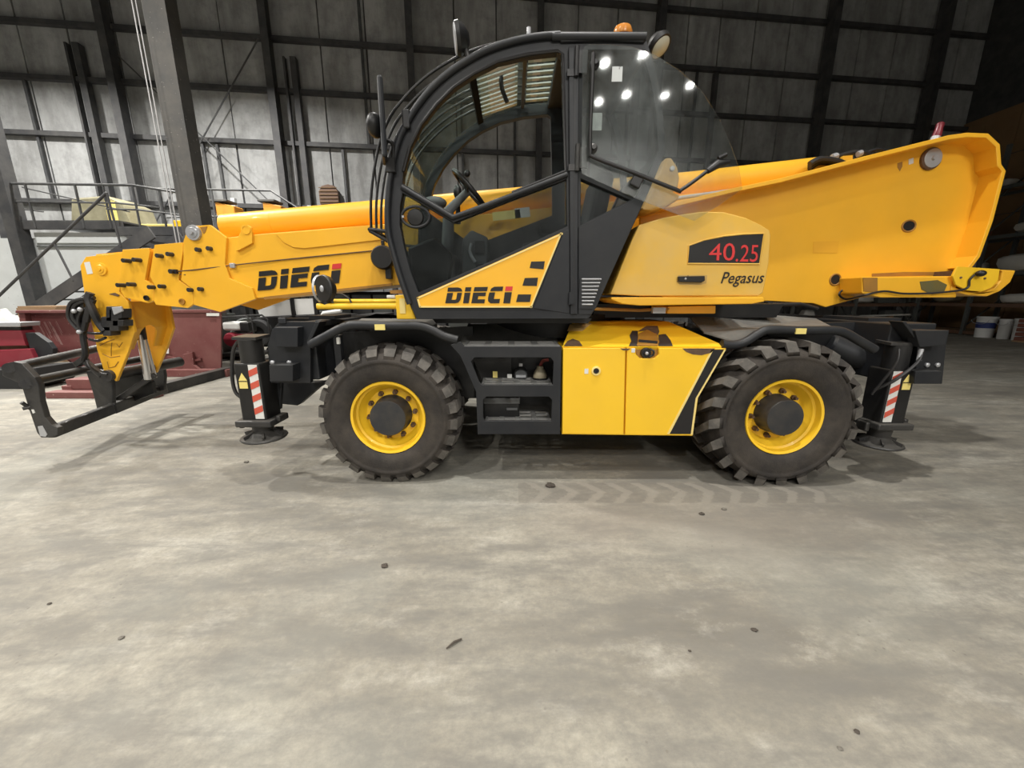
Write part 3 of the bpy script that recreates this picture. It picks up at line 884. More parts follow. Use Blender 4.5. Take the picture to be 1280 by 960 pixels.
# ---------------------------------------------------------------- step rack between the wheels
rk_outer = [(563, 431), (576, 427), (580, 433), (702, 433), (700, 543), (597, 543), (595, 490), (576, 446)]
h1 = [(589, 452), (593, 447), (688, 447), (692, 452), (691, 481), (602, 481), (599, 477)]
h2 = [(604, 500), (608, 496), (686, 496), (690, 500), (689, 526), (606, 526), (604, 522)]
rack = part('step_rack', MB().prism(rk_outer, YN, YN + .022, holes=(h1, h2)), 'charcoal', bevel=.004)
def tread(py, x0, x1, dz=0.0, depth=.27):
    """step plate with two rows of slots"""
    a, b = at(x0, py, YN + .02), at(x1, py, YN + .02)
    z = a.z
    m = MB()
    L = b.x - a.x
    y0 = YN + .022
    outer = [(a.x, y0, z), (b.x, y0, z), (b.x, y0 + depth, z), (a.x, y0 + depth, z)]
    holes = []
    for r in range(3):
        for k in range(4):
            xa = a.x + L * (k + .14) / 4
            xb = a.x + L * (k + .86) / 4
            ya = y0 + .025 + r * (depth - .03) / 3
            yb = ya + (depth - .03) / 3 * .55
            holes.append([(xa, ya, z), (xb, ya, z), (xb, yb, z), (xa, yb, z)])
    m.poly3([outer] + holes, (0, 0, -.012))
    lip = [(a.x, y0 - .004, z - .045), (b.x, y0 - .004, z - .045), (b.x, y0 - .004, z), (a.x, y0 - .004, z)]
    lh = []
    for k in range(4):
        xa, xb = a.x + L * (k + .16) / 4, a.x + L * (k + .84) / 4
        lh.append([(xa, y0 - .004, z - .034), (xb, y0 - .004, z - .034), (xb, y0 - .004, z - .014), (xa, y0 - .004, z - .014)])
    m.poly3([lip] + lh, (0, .005, 0))
    return m
for i, (py, x0, x1) in enumerate([(432, 578, 700), (482, 601, 691), (527, 606, 689)]):
    obj('step_tread', tread(py, x0, x1, depth=.33), 'tread_steel', rack)
obj('top_shelf', MB().poly3([[at(576, 428, YN + .33), at(700, 432, YN + .33), at(690, 405, 3.75), at(585, 405, 3.75)]], (0, 0, -.02)), 'deck', rack)
obj('side_plate', MB().prism([(597, 490), (600, 490), (600, 543), (597, 543)], YN + .02, YN + .40).prism([(697, 434), (701, 434), (700, 543), (697, 543)], YN + .02, YN + .40), 'charcoal', rack)
obj('back_plate', MB().prism([(578, 434), (700, 434), (700, 543), (597, 543), (595, 490)], YN + .42, YN + .44, Yp=YN), 'black', rack)
def small_box(name, px, py, w, h, mat, parent, Y, d=.01):
    p = at(px, py, Y)
    return obj(name, MB().box((p.x - w / 2, Y - d, p.z - h / 2), (p.x + w / 2, Y, p.z + h / 2)), mat, parent)
small_box('label_plate', 619, 468, .04, .055, 'sticker', rack, YN + .30)
small_box('label_plate', 637, 470, .04, .035, 'white', rack, YN + .30)
obj('control_box', MB().prism([(590, 447), (640, 447), (640, 476), (602, 476)], YN + .33, YN + .42), 'black', rack, bevel=.006)
p = at(651, 469, YN + .30)
obj('filter_bowl', MB().lathe(p, (0, -1, 0), [(-.08, .06), (0, .058), (.02, .05), (.03, .02), (.03, 0)], 20), 'console', rack, smooth=True)
obj('filter_handle', MB().cbox(p + Vector((0, -.04, 0)), (.085, .02, .022)), 'galv', rack)
small_box('bleed_screw', 651, 456, .03, .025, 'galv', rack, YN + .30)
p = at(675, 473, YN + .28)
obj('fluid_bottle', MB().lathe(p + Vector((0, 0, -.06)), (0, 0, 1), [(0, 0), (0, .055), (.015, .062), (.09, .06), (.13, .045), (.15, .03), (.17, .03), (.17, 0)], 20), 'tan_plastic', rack, smooth=True)
obj('bottle_strap', MB().lathe(p, (0, 0, 1), [(-.01, .066), (.012, .066)], 20), 'ink', rack)
obj('red_hose', MB().tube(smooth_curve([p + Vector((0, 0, .10)), p + Vector((.02, 0, .15)), p + Vector((.07, .01, .16))]), .014, 8), 'red_cloth', rack, smooth=True)
obj('battery', MB().prism([(605, 497), (649, 497), (649, 524), (605, 524)], YN + .16, YN + .36), 'black', rack, bevel=.008)
obj('battery_lid', MB().prism([(604, 498), (650, 498), (650, 505), (604, 505)], YN + .155, YN + .37), 'console', rack, bevel=.006)
small_box('battery_handle', 640, 511, .09, .02, 'console', rack, YN + .155)

# ---------------------------------------------------------------- yellow tool box
tb_out = [(703, 434), (909, 434), (873, 497), (866, 545), (702, 543)]
tb = part('tool_box', MB().prism(tb_out, YN + .035, 3.5), 'lemon', bevel=.006)
doorL = obj('door', MB().prism([(704, 435), (782, 435), (779.5, 543.5), (703, 542.5)], YN, YN + .033), 'lemon', tb, bevel=.005)
filler_cut = [(794, 434.9), (823, 434.9), (824, 443), (819, 448), (800, 448), (795, 443)]
doorR = obj('door', MB().prism([(784, 435), (794, 435), (795, 443), (800, 448), (819, 448), (824, 443), (823, 435), (908, 435), (872, 497), (865.5, 544.5), (781.5, 543.7)], YN, YN + .033), 'lemon', tb, bevel=.004)
obj('black_stripe', MB().prism([(892, 437), (905, 437), (869.5, 498), (863.5, 542.5), (837, 542.5)], YN - .003, YN), 'ink', tb)
obj('edge_stripe', MB().prism([(904, 437), (907.5, 437), (872, 498), (866, 543.5), (863, 543.5), (869.3, 498)], YN - .003, YN), 'cream', tb)
obj('edge_stripe', MB().prism([(889.5, 437), (892, 437), (837, 542.5), (834, 542.5)], YN - .003, YN), 'cream', tb)
p = at(745, 463.5, YN)
obj('lock_bezel', MB().lathe(p, (0, -1, 0), [(0, .036), (.010, .036), (.012, .024), (.006, .02)], 24), 'cream', tb, smooth=True)
obj('lock', MB().lathe(p, (0, -1, 0), [(0, .022), (.012, .022), (.012, .010), (.004, .008), (.004, 0)], 16), 'ink', tb, smooth=True)
small_box('label_plate', 733, 464, .03, .04, 'white', tb, YN, .003)
small_box('label_plate', 791.5, 438, .028, .032, 'white', tb, YN, .003)
# sloping lid
A, B = at(703, 433.5, YN + .01), at(909, 433.5, YN + .01)
Ct, Dt = at(836, 402, 3.42), at(716, 402, 3.42)
lid = obj('lid', MB().poly3([[A, B, Ct, Dt]], (0, .02, -.03)).poly3([[Dt, Ct, at(812, 399, 3.8), at(728, 399, 3.8)]], (0, 0, -.02)), 'lemon', tb)
nrm = (B - A).cross(Dt - A).normalized()
if nrm.y > 0:
    nrm = -nrm
def on_lid(px, py, lift=.004):
    r = ray(px, py)
    o = Vector((0, 0, CAM_H))
    t = (A - o).dot(nrm) / r.dot(nrm)
    return o + r * t + nrm * lift
def lid_patch(name, poly, mat, lift=.003, th=.002):
    return obj(name, MB().poly3([[on_lid(px, py, lift) for px, py in poly]], nrm * th), mat, tb)
lid_patch('paint_chip', [(705, 433), (709, 427), (716, 424), (724, 427), (728, 433)], 'rusty')
lid_patch('paint_chip', [(786, 433), (789, 427), (787, 420), (790, 414), (797, 414), (798, 433)], 'hub')
lid_patch('paint_chip', [(823, 419), (832, 418), (838, 426), (841, 433), (823, 433)], 'hub')
lid_patch('paint_chip', [(797, 415), (808, 408), (822, 408), (824, 415), (822, 420), (810, 413)], 'rusty', .004)
lid_patch('dust_patch', [(712, 406), (740, 404), (728, 414), (709, 414)], 'tan_yellow', .002)
lid_patch('filler_recess', [(796, 433), (798, 418), (809, 413), (821, 419), (824, 428), (822, 433)], 'rust_yellow', .006)
def door_patch(name, poly, mat):
    return obj(name, MB().prism(poly, YN - .003, YN - .001), mat, tb)
door_patch('paint_chip', [(853, 435.5), (894, 435.5), (889, 441), (877, 444), (866, 443), (858, 440)], 'rusty')
door_patch('paint_chip', [(775, 435.5), (789, 435.5), (785, 438), (779, 438)], 'rusty')
obj('filler_cup', MB().prism([(795, 434), (823, 434), (823.5, 443), (819, 447.5), (800, 447.5), (795.5, 443)], YN + .025, YN + .032), 'rust_yellow', tb)
obj('filler_lip', MB().beam(on_lid(798, 428, .01), on_lid(821, 430, .01), .02, .03), 'ink', tb)
p = at(807, 441, YN + .02)
obj('fuel_cap', MB().lathe(p, (0, -1, 0), [(-.02, .042), (.012, .042), (.02, .036), (.02, .022), (.032, .02), (.032, 0)], 20), 'ink', tb, smooth=True)
obj('cap_lock', MB().ball(p + Vector((-.002, -.034, 0)), .014, 10, 6), 'galv', tb, smooth=True)
obj('cap_latch', MB().tube(smooth_curve([at(812, 436, YN), at(817, 439, YN - .01), at(816, 444, YN - .01), at(811, 446, YN)]), .008, 8), 'ink', tb, smooth=True)

# ---------------------------------------------------------------- cab
cab_out = [(521, 399), (512, 380), (500, 345), (490, 310), (485, 285), (485, 250), (489, 215), (497, 180), (508, 155), (522, 132), (540, 110), (560, 92), (585, 75),
           (610, 62), (640, 52), (670, 46), (700, 43.5), (760, 42), (806, 44), (812, 62), (822, 95), (829, 140), (832, 190), (812, 237), (790, 285), (765, 340), (745, 385), (736, 398)]
hole_up = [(503, 229), (504, 214), (512, 184), (526, 156), (545, 131), (567, 109), (592, 92), (622, 77), (660, 68), (697, 64), (703, 68), (705, 140), (707, 214), (640, 241), (567, 268)]
hole_lo = [(503, 241), (567, 278), (640, 249), (708, 224), (709, 283), (640, 315), (523, 366), (513, 340), (505, 310), (499.5, 282), (500, 258)]
hole_rear = [(731, 62), (798, 62), (804, 70), (813, 100), (820, 140), (823, 188), (806, 226), (793, 248), (727, 216), (728, 120)]
hole_tri = [(726, 223), (788, 250), (726, 281)]
roof_i = [i for i, p in enumerate(cab_out) if p in ((610, 62), (806, 44))]
cabm = MB().prism(cab_out, YN, YN + .07, holes=(hole_up, hole_lo, hole_rear, hole_tri))
# far flank: same outline set at the far side of the cab
def far_loop(l):
    pts = [at(px, py, YN) for px, py in l]
    for p in pts:
        p.y = YC - .06
    return pts
ctr = at(655, 215, YN)
def shrink(l, k):
    out = []
    for px, py in l:
        out.append((655 + (px - 655) * k, 215 + (py - 215) * k))
    return out
far_up = [(500, 230), (503, 214), (511, 184), (525, 156), (544, 131), (566, 109), (591, 92), (622, 77), (660, 68), (700, 64), (705, 68), (707, 190), (707, 262), (640, 290), (567, 280)]
far_rear = [(730, 62), (798, 62), (804, 70), (813, 100), (820, 140), (823, 188), (806, 226), (790, 262), (727, 262)]
cabm.poly3([far_loop(cab_out), far_loop(far_up), far_loop(far_rear)], (0, .06, 0))
cab = part('cab', cabm, 'charcoal', bevel=.008)
def strip(i0, i1, inset=0.0, Y0=None, Y1=None, thick=.02):
    """sheet following the cab outline from point i0 to i1, across the cab"""
    Y0 = YN + .05 if Y0 is None else Y0
    Y1 = YC - .04 if Y1 is None else Y1
    pts = [at(*cab_out[i], YN) for i in range(i0, i1 + 1)]
    c = Vector((ctr.x, 0, ctr.z))
    m = MB()
    vs, k = [], len(pts)
    for (Y, ins) in ((Y0, inset), (Y1, inset), (Y1, inset + thick), (Y0, inset + thick)):
        for i, p in enumerate(pts):
            a, b = pts[max(i - 1, 0)], pts[min(i + 1, k - 1)]
            t = (b - a).normalized()
            n = Vector((t.z, 0, -t.x))
            if n.dot(Vector((c.x - p.x, 0, c.z - p.z))) < 0:
                n = -n
            q = p + n * ins
            vs.append(Vector((q.x, Y, q.z)))
    fs = []
    for r in range(4):
        for i in range(k - 1):
            a, b = r * k, ((r + 1) % 4) * k
            fs.append((a + i, a + i + 1, b + i + 1, b + i))
    fs += [(0, k, 2 * k, 3 * k), (k - 1, 4 * k - 1, 3 * k - 1, 2 * k - 1)]
    return m.add(vs, fs)
obj('windscreen', strip(3, 13, .02, thick=.008), 'screen_glass', cab)
obj('roof_window', strip(13, 16, .02, thick=.008), 'screen_glass', cab)
obj('roof_panel', strip(16, 18, .0, Y0=YN - .02, Y1=YC + .02, thick=.05), 'charcoal', cab, bevel=.01)
qa = at(587, 79, YN)
obj('roof_bow', MB().beam((qa.x, YN + .08, qa.z), (qa.x, YC - .08, qa.z), .05, .03, up=(-.5, 0, 1)), 'matte_black', cab)
obj('front_sill', strip(0, 3, .0, thick=.04), 'charcoal', cab)
obj('back_panel', strip(22, 27, .01, thick=.03), 'charcoal', cab)
obj('back_window_rail', strip(18, 19, .01, thick=.03), 'charcoal', cab)
a0, a1 = at(521, 399, YN), at(736, 398, YN)
obj('floor_plate', MB().box((a0.x + .02, YN + .05, a0.z), (a1.x - .02, YC - .03, a0.z + .04)), 'black', cab)
# raised rim along the front arch (near side) and seals
rim = [at(*p, YN - .012) for p in cab_out[1:17]]
obj('arch_rim', MB().tube(smooth_curve(rim, 3), .022, 10), 'charcoal', cab, smooth=True)
obj('roof_edge', MB().tube([at(690, 46, YN - .01), at(807, 46.5, YN - .01)], .026, 12), 'charcoal', cab, smooth=True)
obj('door_seal', MB().tube([at(*p, YN - .004) for p in hole_up[1:14]], .012, 8), 'ink', cab, smooth=True)
obj('door_bar', MB().tube([at(502, 234, YN - .008), at(566, 272, YN - .008), at(600, 260, YN - .008), at(709, 218, YN - .008)], .018, 10), 'charcoal', cab, smooth=True)
obj('lower_door_glass', MB().prism(hole_lo, YN + .025, YN + .031), 'dark_glass', cab)
obj('lower_rear_glass', MB().prism(hole_tri, YN + .025, YN + .031), 'dark_glass', cab)
obj('rear_side_glass', MB().prism(hole_rear, YN + .025, YN + .031), 'dark_glass', cab)
# yellow door skin with lettering
tri = [(520.5, 372), (703, 290.5), (664.5, 384.5), (524, 384.5)]
dp = obj('door_panel', MB().prism(tri, YN - .012, YN), 'yellow', cab, bevel=.003)
dp['label'] = 'yellow triangular door panel with black lettering and squares'
cr = MB()
for a, b in ((tri[0], tri[1]), (tri[1], tri[2]), (tri[2], tri[3]), (tri[3], tri[0])):
    pa, pb = at(*a, YN - .014), at(*b, YN - .014)
    cin = (at(620, 355, YN - .014) - (pa + pb) / 2).normalized() * .008
    cr.beam(pa + cin, pb + cin, .003, .011, up=cin)
obj('panel_edge', cr, 'cream', cab)
stencil_word([(556.5, 379), (639, 379), (641, 358), (559, 359.5)], YN - .014, cab)
for q in ([(662, 335), (664, 327), (681, 326.5), (679.5, 336.5)], [(653, 357), (656, 347.5), (672.5, 347), (671, 357.5)], [(645, 377.5), (647.5, 368), (664, 368), (662.5, 377.5)]):
    obj('black_square', MB().prism(q, YN - .015, YN - .013), 'ink', cab)
obj('dark_door_skin', MB().prism([(704.5, 290), (712, 286), (712, 392), (667, 385.5)], YN - .010, YN), 'charcoal', cab, bevel=.003)
obj('rear_skin', MB().prism([(723, 284), (790, 251), (811, 238), (783, 300), (745, 385), (738, 393), (723, 393)], YN - .012, YN), 'charcoal', cab, bevel=.003)
obj('door_pillar', MB().prism([(711, 58), (724, 58), (722, 393), (713, 393)], YN - .022, YN), 'charcoal', cab, bevel=.005)
obj('pillar_groove', MB().prism([(718.5, 60), (719.6, 60), (718, 392), (717, 392)], YN - .024, YN - .021), 'ink', cab)
obj('sill_scuff', MB().prism([(523, 388), (700, 389), (735, 393), (734, 398), (523, 398.5)], YN - .006, YN), 'charcoal', cab)
for (px, py) in ((721, 77), (722, 197)):
    p = at(px, py, YN - .03)
    obj('hinge', MB().cyl(p + Vector((0, 0, -.085)), p + Vector((0, 0, .085)), .016, 10).cbox(p + Vector((.035, .01, 0)), (.07, .025, .13)).cbox(p + Vector((-.03, .012, -.06)), (.06, .02, .04)), 'black_steel', cab)
p = at(714, 373, YN - .025)
obj('door_latch', MB().cbox(p, (.035, .03, .09)).cyl(p + Vector((0, -.012, -.03)), p + Vector((0, -.02, -.03)), .012, 10), 'charcoal', cab)
# louvred vent
vent = obj('vent_grille', MB().prism([(725, 347), (755, 347), (741, 386), (723, 386)], YN - .020, YN - .012), 'charcoal', cab)
vs_ = MB()
for k in range(8):
    py = 349.5 + k * 4.5
    xr = 752 - (py - 348) * .34
    vs_.beam(at(727, py, YN - .022), at(xr, py, YN - .022), .02, .010, up=(0, .6, 1))
obj('vent_slats', vs_, 'chrome', cab, kind='stuff')
# round vent low in the door glass
p = at(520, 271.5, YN + .02)
obj('air_vent', MB().tube([p + Vector((math.cos(a) * .10, -.01, math.sin(a) * .07)) for a in [2 * PI * i / 28 for i in range(28)]], .010, 8, closed=True), 'charcoal', cab, smooth=True)
obj('vent_plug', MB().lathe(p + Vector((-.005, 0, 0)), (0, -1, 0), [(-.01, .062), (.008, .055), (.012, .02), (.012, 0)], 20), 'black', cab, smooth=True)
small_box('lock_button', 504, 271, .014, .016, 'galv', cab, YN + .01)
# inside
obj('far_bulkhead', MB().poly3([[Vector((at(500, 256, YN).x, YC - .07, at(500, 256, YN).z)), Vector((at(567, 292, YN).x, YC - .07, at(567, 292, YN).z)), Vector((at(600, 278, YN).x, YC - .07, at(600, 278, YN).z)), Vector((at(709, 236, YN).x, YC - .07, at(709, 236, YN).z)), Vector((at(709, 390, YN).x, YC - .07, a0.z)), Vector((a0.x, YC - .07, a0.z))]], (0, .02, 0)), 'black', cab)
seatx = at(700, 300, 3.45).x
obj('seat_base', MB().cbox((seatx - .02, 3.47, 1.62), (.46, .46, .42)), 'seat', cab, bevel=.03)
obj('seat_cushion', MB().cbox((seatx - .06, 3.47, 1.88), (.54, .50, .12)), 'seat', cab, bevel=.04)
obj('seat_back', MB().cbox((seatx + .27, 3.47, 2.17), (.14, .48, .58), Matrix.Rotation(RAD(10), 3, 'Y')), 'seat', cab, bevel=.04)
obj('armrest', MB().cbox((seatx - .02, 3.18, 2.03), (.34, .07, .06)), 'seat', cab, bevel=.02)
cx0 = at(592, 300, 3.4)
obj('side_console', MB().poly3([[(cx0.x - .12, 3.4, 1.42), (cx0.x + .10, 3.4, 1.42), (cx0.x + .12, 3.4, 2.0), (cx0.x - .02, 3.4, 2.06), (cx0.x - .10, 3.4, 1.98)]], (0, .32, 0)), 'console', cab, bevel=.02)
obj('console_switches', MB().cbox((cx0.x + .05, 3.392, 1.92), (.08, .012, .10)).cbox((cx0.x + .05, 3.392, 1.76), (.07, .012, .06)), 'black', cab, bevel=.004)
obj('console_bottle', MB().tube(smooth_curve([(cx0.x - .015, 3.38, 1.95), (cx0.x - .03, 3.38, 1.88), (cx0.x + .01, 3.38, 1.80)]), .014, 8), 'galv', cab, smooth=True)
obj('caution_plate', MB().cbox(at(633, 269, YC - .09), (.26, .01, .075), Matrix.Rotation(RAD(-6), 3, 'Y')), 'sticker', cab)
obj('caution_plate', MB().cbox(at(653, 266, YC - .09), (.14, .01, .085), Matrix.Rotation(RAD(-6), 3, 'Y')), 'white', cab)
sw = at(587, 237, 3.42)
axis = Vector((.74, 0, .67)).normalized()
sdir = axis.orthogonal().normalized()
tdir = axis.cross(sdir)
ring = [sw + (sdir * math.cos(a) + tdir * math.sin(a)) * .18 for a in [2 * PI * i / 32 for i in range(32)]]
stw = obj('steering_wheel', MB().tube(ring, .018, 10, closed=True), 'ink', cab, smooth=True)
stm = MB()
for k in range(3):
    an = 2 * PI * k / 3
    stm.beam(sw - axis * .03, sw + (sdir * math.cos(an) + tdir * math.sin(an)) * .175, .035, .012, up=axis)
obj('wheel_spokes', stm, 'ink', cab)
kn = sw + axis * .02 + Vector((-.04, 0, .2))
obj('spinner_knob', MB().cyl(at(584, 221, 3.42), at(583, 217, 3.42), .012, 8).ball(at(584, 217, 3.42), .026, 10, 8), 'ink', cab, smooth=True)
obj('steering_column', MB().tube([sw - axis * .02, sw - axis * .24, Vector((sw.x - .20, sw.y, 1.78)), Vector((sw.x - .18, sw.y, 1.40))], [.03, .045, .06, .08], 12), 'console', cab, smooth=True)
jx = at(572, 245, 3.5)
obj('joystick', MB().tube([jx + Vector((0, 0, -.22)), jx], .02, 10).ball(jx + Vector((0, 0, .03)), .035, 10, 8, (1, 1, 1.6)), 'ink', cab, smooth=True)
obj('dash_pod', MB().ball(at(543, 254, 3.6), .09, 14, 10, (1.2, 1, .6)), 'console', cab, smooth=True)
obj('dash', MB().poly3([[(cx0.x - .46, 3.25, 1.55), (cx0.x - .22, 3.25, 1.55), (cx0.x - .16, 3.25, 1.85), (cx0.x - .30, 3.25, 1.98), (cx0.x - .52, 3.25, 1.9)]], (0, .5, 0)), 'black', cab, bevel=.02)
obj('pedal', MB().cbox((cx0.x - .40, 3.30, 1.50), (.10, .08, .02), Matrix.Rotation(RAD(-35), 3, 'Y')), 'black_steel', cab)
obj('pedal', MB().cbox((cx0.x - .40, 3.46, 1.50), (.10, .08, .02), Matrix.Rotation(RAD(-35), 3, 'Y')), 'black_steel', cab)
# pale slats fore and aft: lamplight in the roof bar gaps painted as colour
for (pa, pb, n) in (((588, 76), (648, 55), 11), ((662, 52), (699, 48.5), 9)):
    for k in range(n):
        Yk = YN + .13 + k * (.74 / n)
        qa, qb = at(*pa, YN), at(*pb, YN)
        qa.y = qb.y = Yk
        obj('lit_gap_slat', MB().beam(qa, qb, .038, .010), 'white', cab)
qa, qb = at(655, 53, YN), at(660, 52, YN)
obj('roof_spacer', MB().box((qa.x, YN + .1, qa.z - .02), (qb.x, YC - .1, qa.z + .02)), 'ink', cab)
obj('wiper', MB().tube(smooth_curve([at(637, 72, 3.3), at(628, 88, 3.3), at(627, 108, 3.3), at(634, 128, 3.3)]), .016, 8), 'ink', cab, smooth=True)
# falling-object guard: bent bars in front of the windscreen
def offs(i, d, Y):
    pts = [at(*q, YN) for q in cab_out]
    a, b = pts[i - 1], pts[i + 1]
    t = (b - a).normalized()
    n = Vector((t.z, 0, -t.x))
    if n.dot(Vector((pts[i].x - ctr.x, 0, pts[i].z - ctr.z))) < 0:
        n = -n
    q = pts[i] + n * d
    return Vector((q.x, Y, q.z))
for k in range(8):
    Y = YN + .08 + k * .115
    pts = [offs(i, .15 - .10 * max(0, (i - 8)) / 6, Y) for i in range(4, 15)]
    pts.append(offs(15, .02, Y))
    obj('guard_bar', MB().tube(smooth_curve(pts, 3), .010, 7), 'black', cab, smooth=True)
gl = [offs(4, .15, YN + .04), offs(4, .15, YC - .02)]
obj('guard_bracket', MB().tube([gl[0], gl[1]], .014, 8).tube([gl[0], at(489, 290, YN + .04)], .014, 8).tube([gl[0] + Vector((0, 0, -.01)), at(487, 303, YN + .04)], .012, 8).tube([gl[1], at(489, 290, YN + .04) + Vector((0, YC - YN - .06, 0))], .014, 8), 'black', cab, smooth=True)
p = at(661, 41, YN + .1)
obj('aerial_stub', MB().cyl(p + Vector((0, 0, -.05)), p + Vector((0, 0, .03)), .014, 8), 'galv', cab, smooth=True)
# mirror on the front arch
mp = at(478, 153, YN - .06)
mir = obj('mirror', MB().cbox(mp, (.035, .20, .48), Matrix.Rotation(RAD(18), 3, 'Z')), 'charcoal', cab, bevel=.018)
obj('mirror_housing', MB().ball(at(469, 157, YN - .04), .075, 14, 10, (.75, 1.1, 1.0)), 'black', cab, smooth=True)
obj('mirror_arm', MB().tube(smooth_curve([at(479, 175, YN - .05), at(488, 177, YN - .05), at(492, 185, YN - .03), at(491, 205, YN - .02)]), .014, 8).cbox(at(489, 207, YN - .02), (.06, .05, .09)), 'black', cab, smooth=True)
obj('arm_clamp', MB().cbox(at(508, 150, YN - .01), (.05, .05, .12)), 'black', cab, bevel=.01)
# work lamps
wl = at(577, 51, YN + .05)
obj('work_light', MB().lathe(wl + Vector((-.04, 0, .01)), (1, .15, .12), [(0, 0), (0, .092), (.025, .098), (.06, .075), (.09, .035), (.09, 0)], 24), 'black', cab, smooth=True)
obj('work_light_lens', MB().lathe(wl + Vector((-.043, 0, .01)), (1, .15, .12), [(-.004, 0), (-.004, .082), (.008, .092)], 24), 'galv', cab, smooth=True)
obj('light_bracket', MB().tube([wl + Vector((.02, 0, -.03)), wl + Vector((.05, 0, -.14))], .016, 8), 'black_steel', cab, smooth=True)
wl = at(822, 54, YN + .1)
obj('work_light', MB().lathe(wl + Vector((.02, -.01, -.03)), (-.45, .45, .75), [(0, 0), (0, .078), (.03, .084), (.07, .058), (.09, .02), (.09, 0)], 24), 'black', cab, smooth=True)
obj('work_light_lens', MB().lathe(wl + Vector((.02, -.01, -.03)), (-.45, .45, .75), [(-.014, 0), (-.01, .055), (.006, .074)], 24), 'lens', cab, smooth=True)
obj('light_bracket', MB().tube([wl + Vector((-.02, .02, .0)), wl + Vector((-.09, .02, -.02))], .016, 8), 'black_steel', cab, smooth=True)
bp_ = at(778, 43, YN + .4)
obj('beacon', MB().lathe(at(778, 44, YN + .1) + Vector((0, 0, -.01)), (0, 0, 1), [(0, .062), (.02, .066), (.05, .055), (.065, .03), (.068, 0)], 24), 'amber', cab, smooth=True)
# swung-back upper door window, flat against the rear flank
sw_out = [(728, 64), (731, 58), (737, 55), (760, 55), (790, 58.5), (820, 69), (850, 88), (878, 114), (900, 149), (914, 182), (924, 210), (928, 236), (900, 256), (868, 276), (800, 250), (727, 217)]
WY = YN - .06
win = obj('swing_window', MB().prism(sw_out, WY, WY + .006), 'dusty_glass', cab)
win['label'] = 'dusty half-round upper door window swung back against the cab'
obj('window_sticker', MB().prism([(765.5, 83), (778.5, 83), (777.5, 102), (764.5, 102)], WY - .002, WY), 'pale_grey', cab)
obj('window_sticker', MB().prism([(741, 141), (753, 141), (752, 163), (740, 163)], WY + .007, WY + .009), 'pale_grey', cab)
hy = WY - .035
hpts = smooth_curve([at(742, 66, hy), at(740, 110, hy), at(738, 160, hy), at(738, 190, hy), at(743, 197, hy), at(790, 215, hy), at(845, 237, hy), at(852, 237, hy), at(880, 217, hy), at(902, 198, hy)], 4)
obj('window_handle', MB().tube(hpts, .013, 10), 'ink', cab, smooth=True)
obj('handle_grip', MB().tube([at(884, 214, hy), at(897, 205, hy), at(912, 202, hy)], [.02, .03, .012], 10).tube([at(898, 198, hy - .01), at(908, 193, hy - .01)], .014, 8), 'ink', cab, smooth=True)
for (px, py) in ((743, 81), (741, 186)):
    q = at(px, py, WY)
    obj('handle_mount', MB().lathe(q, (0, -1, 0), [(-.01, .03), (.012, .03), (.02, .018), (.042, .014), (.042, 0)], 16), 'black_steel', cab, smooth=True)
obj('window_catch', MB().cbox(at(796, 226, WY - .02), (.075, .03, .085), Matrix.Rotation(RAD(25), 3, 'Y')), 'ink', cab, bevel=.008)

# ---------------------------------------------------------------- engine hood with model plate
HY = 3.02
hood_o = [(763, 368), (776, 335), (790, 300), (799, 281), (830, 272), (858, 267), (880, 264.5), (905, 265), (932, 272), (952, 281.5), (962, 288), (963.5, 294), (961, 330), (957, 352), (954, 366), (948, 370), (800, 370)]
hood = part('engine_hood', MB().prism(hood_o, HY, 3.62), 'dusty_yellow', bevel=.035, seg=4)
hood['label'] = 'dust-covered yellow hood with black number plate'
obj('number_plate', MB().prism([(859.5, 329.5), (861, 307), (880, 300), (905, 295), (930, 292.5), (955, 292), (949, 330)], HY - .004, HY), 'ink', hood)
eb = MB()
lp = [(859.5, 329.5), (861, 307), (880, 300), (905, 295), (930, 292.5), (955, 292), (949, 330)]
eb.tube([at(*q, HY - .004) for q in lp], .006, 6, closed=True)
obj('plate_edge', eb, 'dusty_yellow', hood)
text_on('40', [(886, 325.5), (919, 326), (918.5, 303.5), (886.5, 305)], HY - .007, 'red', hood, shear=.05, offset=.0)
text_on('.25', [(919.5, 327), (947, 327.5), (948, 306), (921, 306)], HY - .007, 'red', hood, shear=.05, offset=.0)
text_on('Pegasus', [(900.5, 359), (954.5, 358), (956, 340), (902, 340)], HY - .005, 'ink', hood, shear=.30, offset=.007)
obj('handle_recess', MB().prism([(846, 352), (848, 344), (884, 344), (883, 354), (876, 356), (850, 356)], HY - .002, HY), 'tan_yellow', hood)
obj('hood_handle', MB().prism([(848, 345.5), (881.5, 345), (881.5, 351), (877, 353), (849, 352.5)], HY - .03, HY - .002), 'ink', hood, bevel=.006)
p = at(857, 348.5, HY - .031)
obj('handle_lock', MB().ball(p, .009, 8, 6), 'galv', hood, smooth=True)
base = part('turret_plate', MB().prism([(764, 371.5), (955, 371.5), (956, 377), (940, 380), (800, 382), (778, 380), (764, 374)], HY - .02, 4.4), 'yellow', bevel=.012)
base['label'] = 'yellow turret base plate below the hood'
obj('turret_block', MB().prism([(835, 383), (895, 382), (894.5, 392), (834.5, 392)], HY + .12, HY + .5), 'yellow', base, bevel=.006)
part('turret_core', MB().prism([(742, 380), (980, 380), (970, 397), (742, 397)], 3.55, 4.7).prism([(540, 398), (740, 398), (735, 404), (545, 404)], 3.2, 4.6), 'black')
obj('slew_pipe', MB().tube([at(742, 386, 3.15), at(800, 388, 3.15), at(836, 386, 3.15)], .012, 8), 'rust_yellow', base, smooth=True)
obj('slew_fitting', MB().cbox(at(823, 388, 3.12), (.10, .04, .045)), 'galv', base)

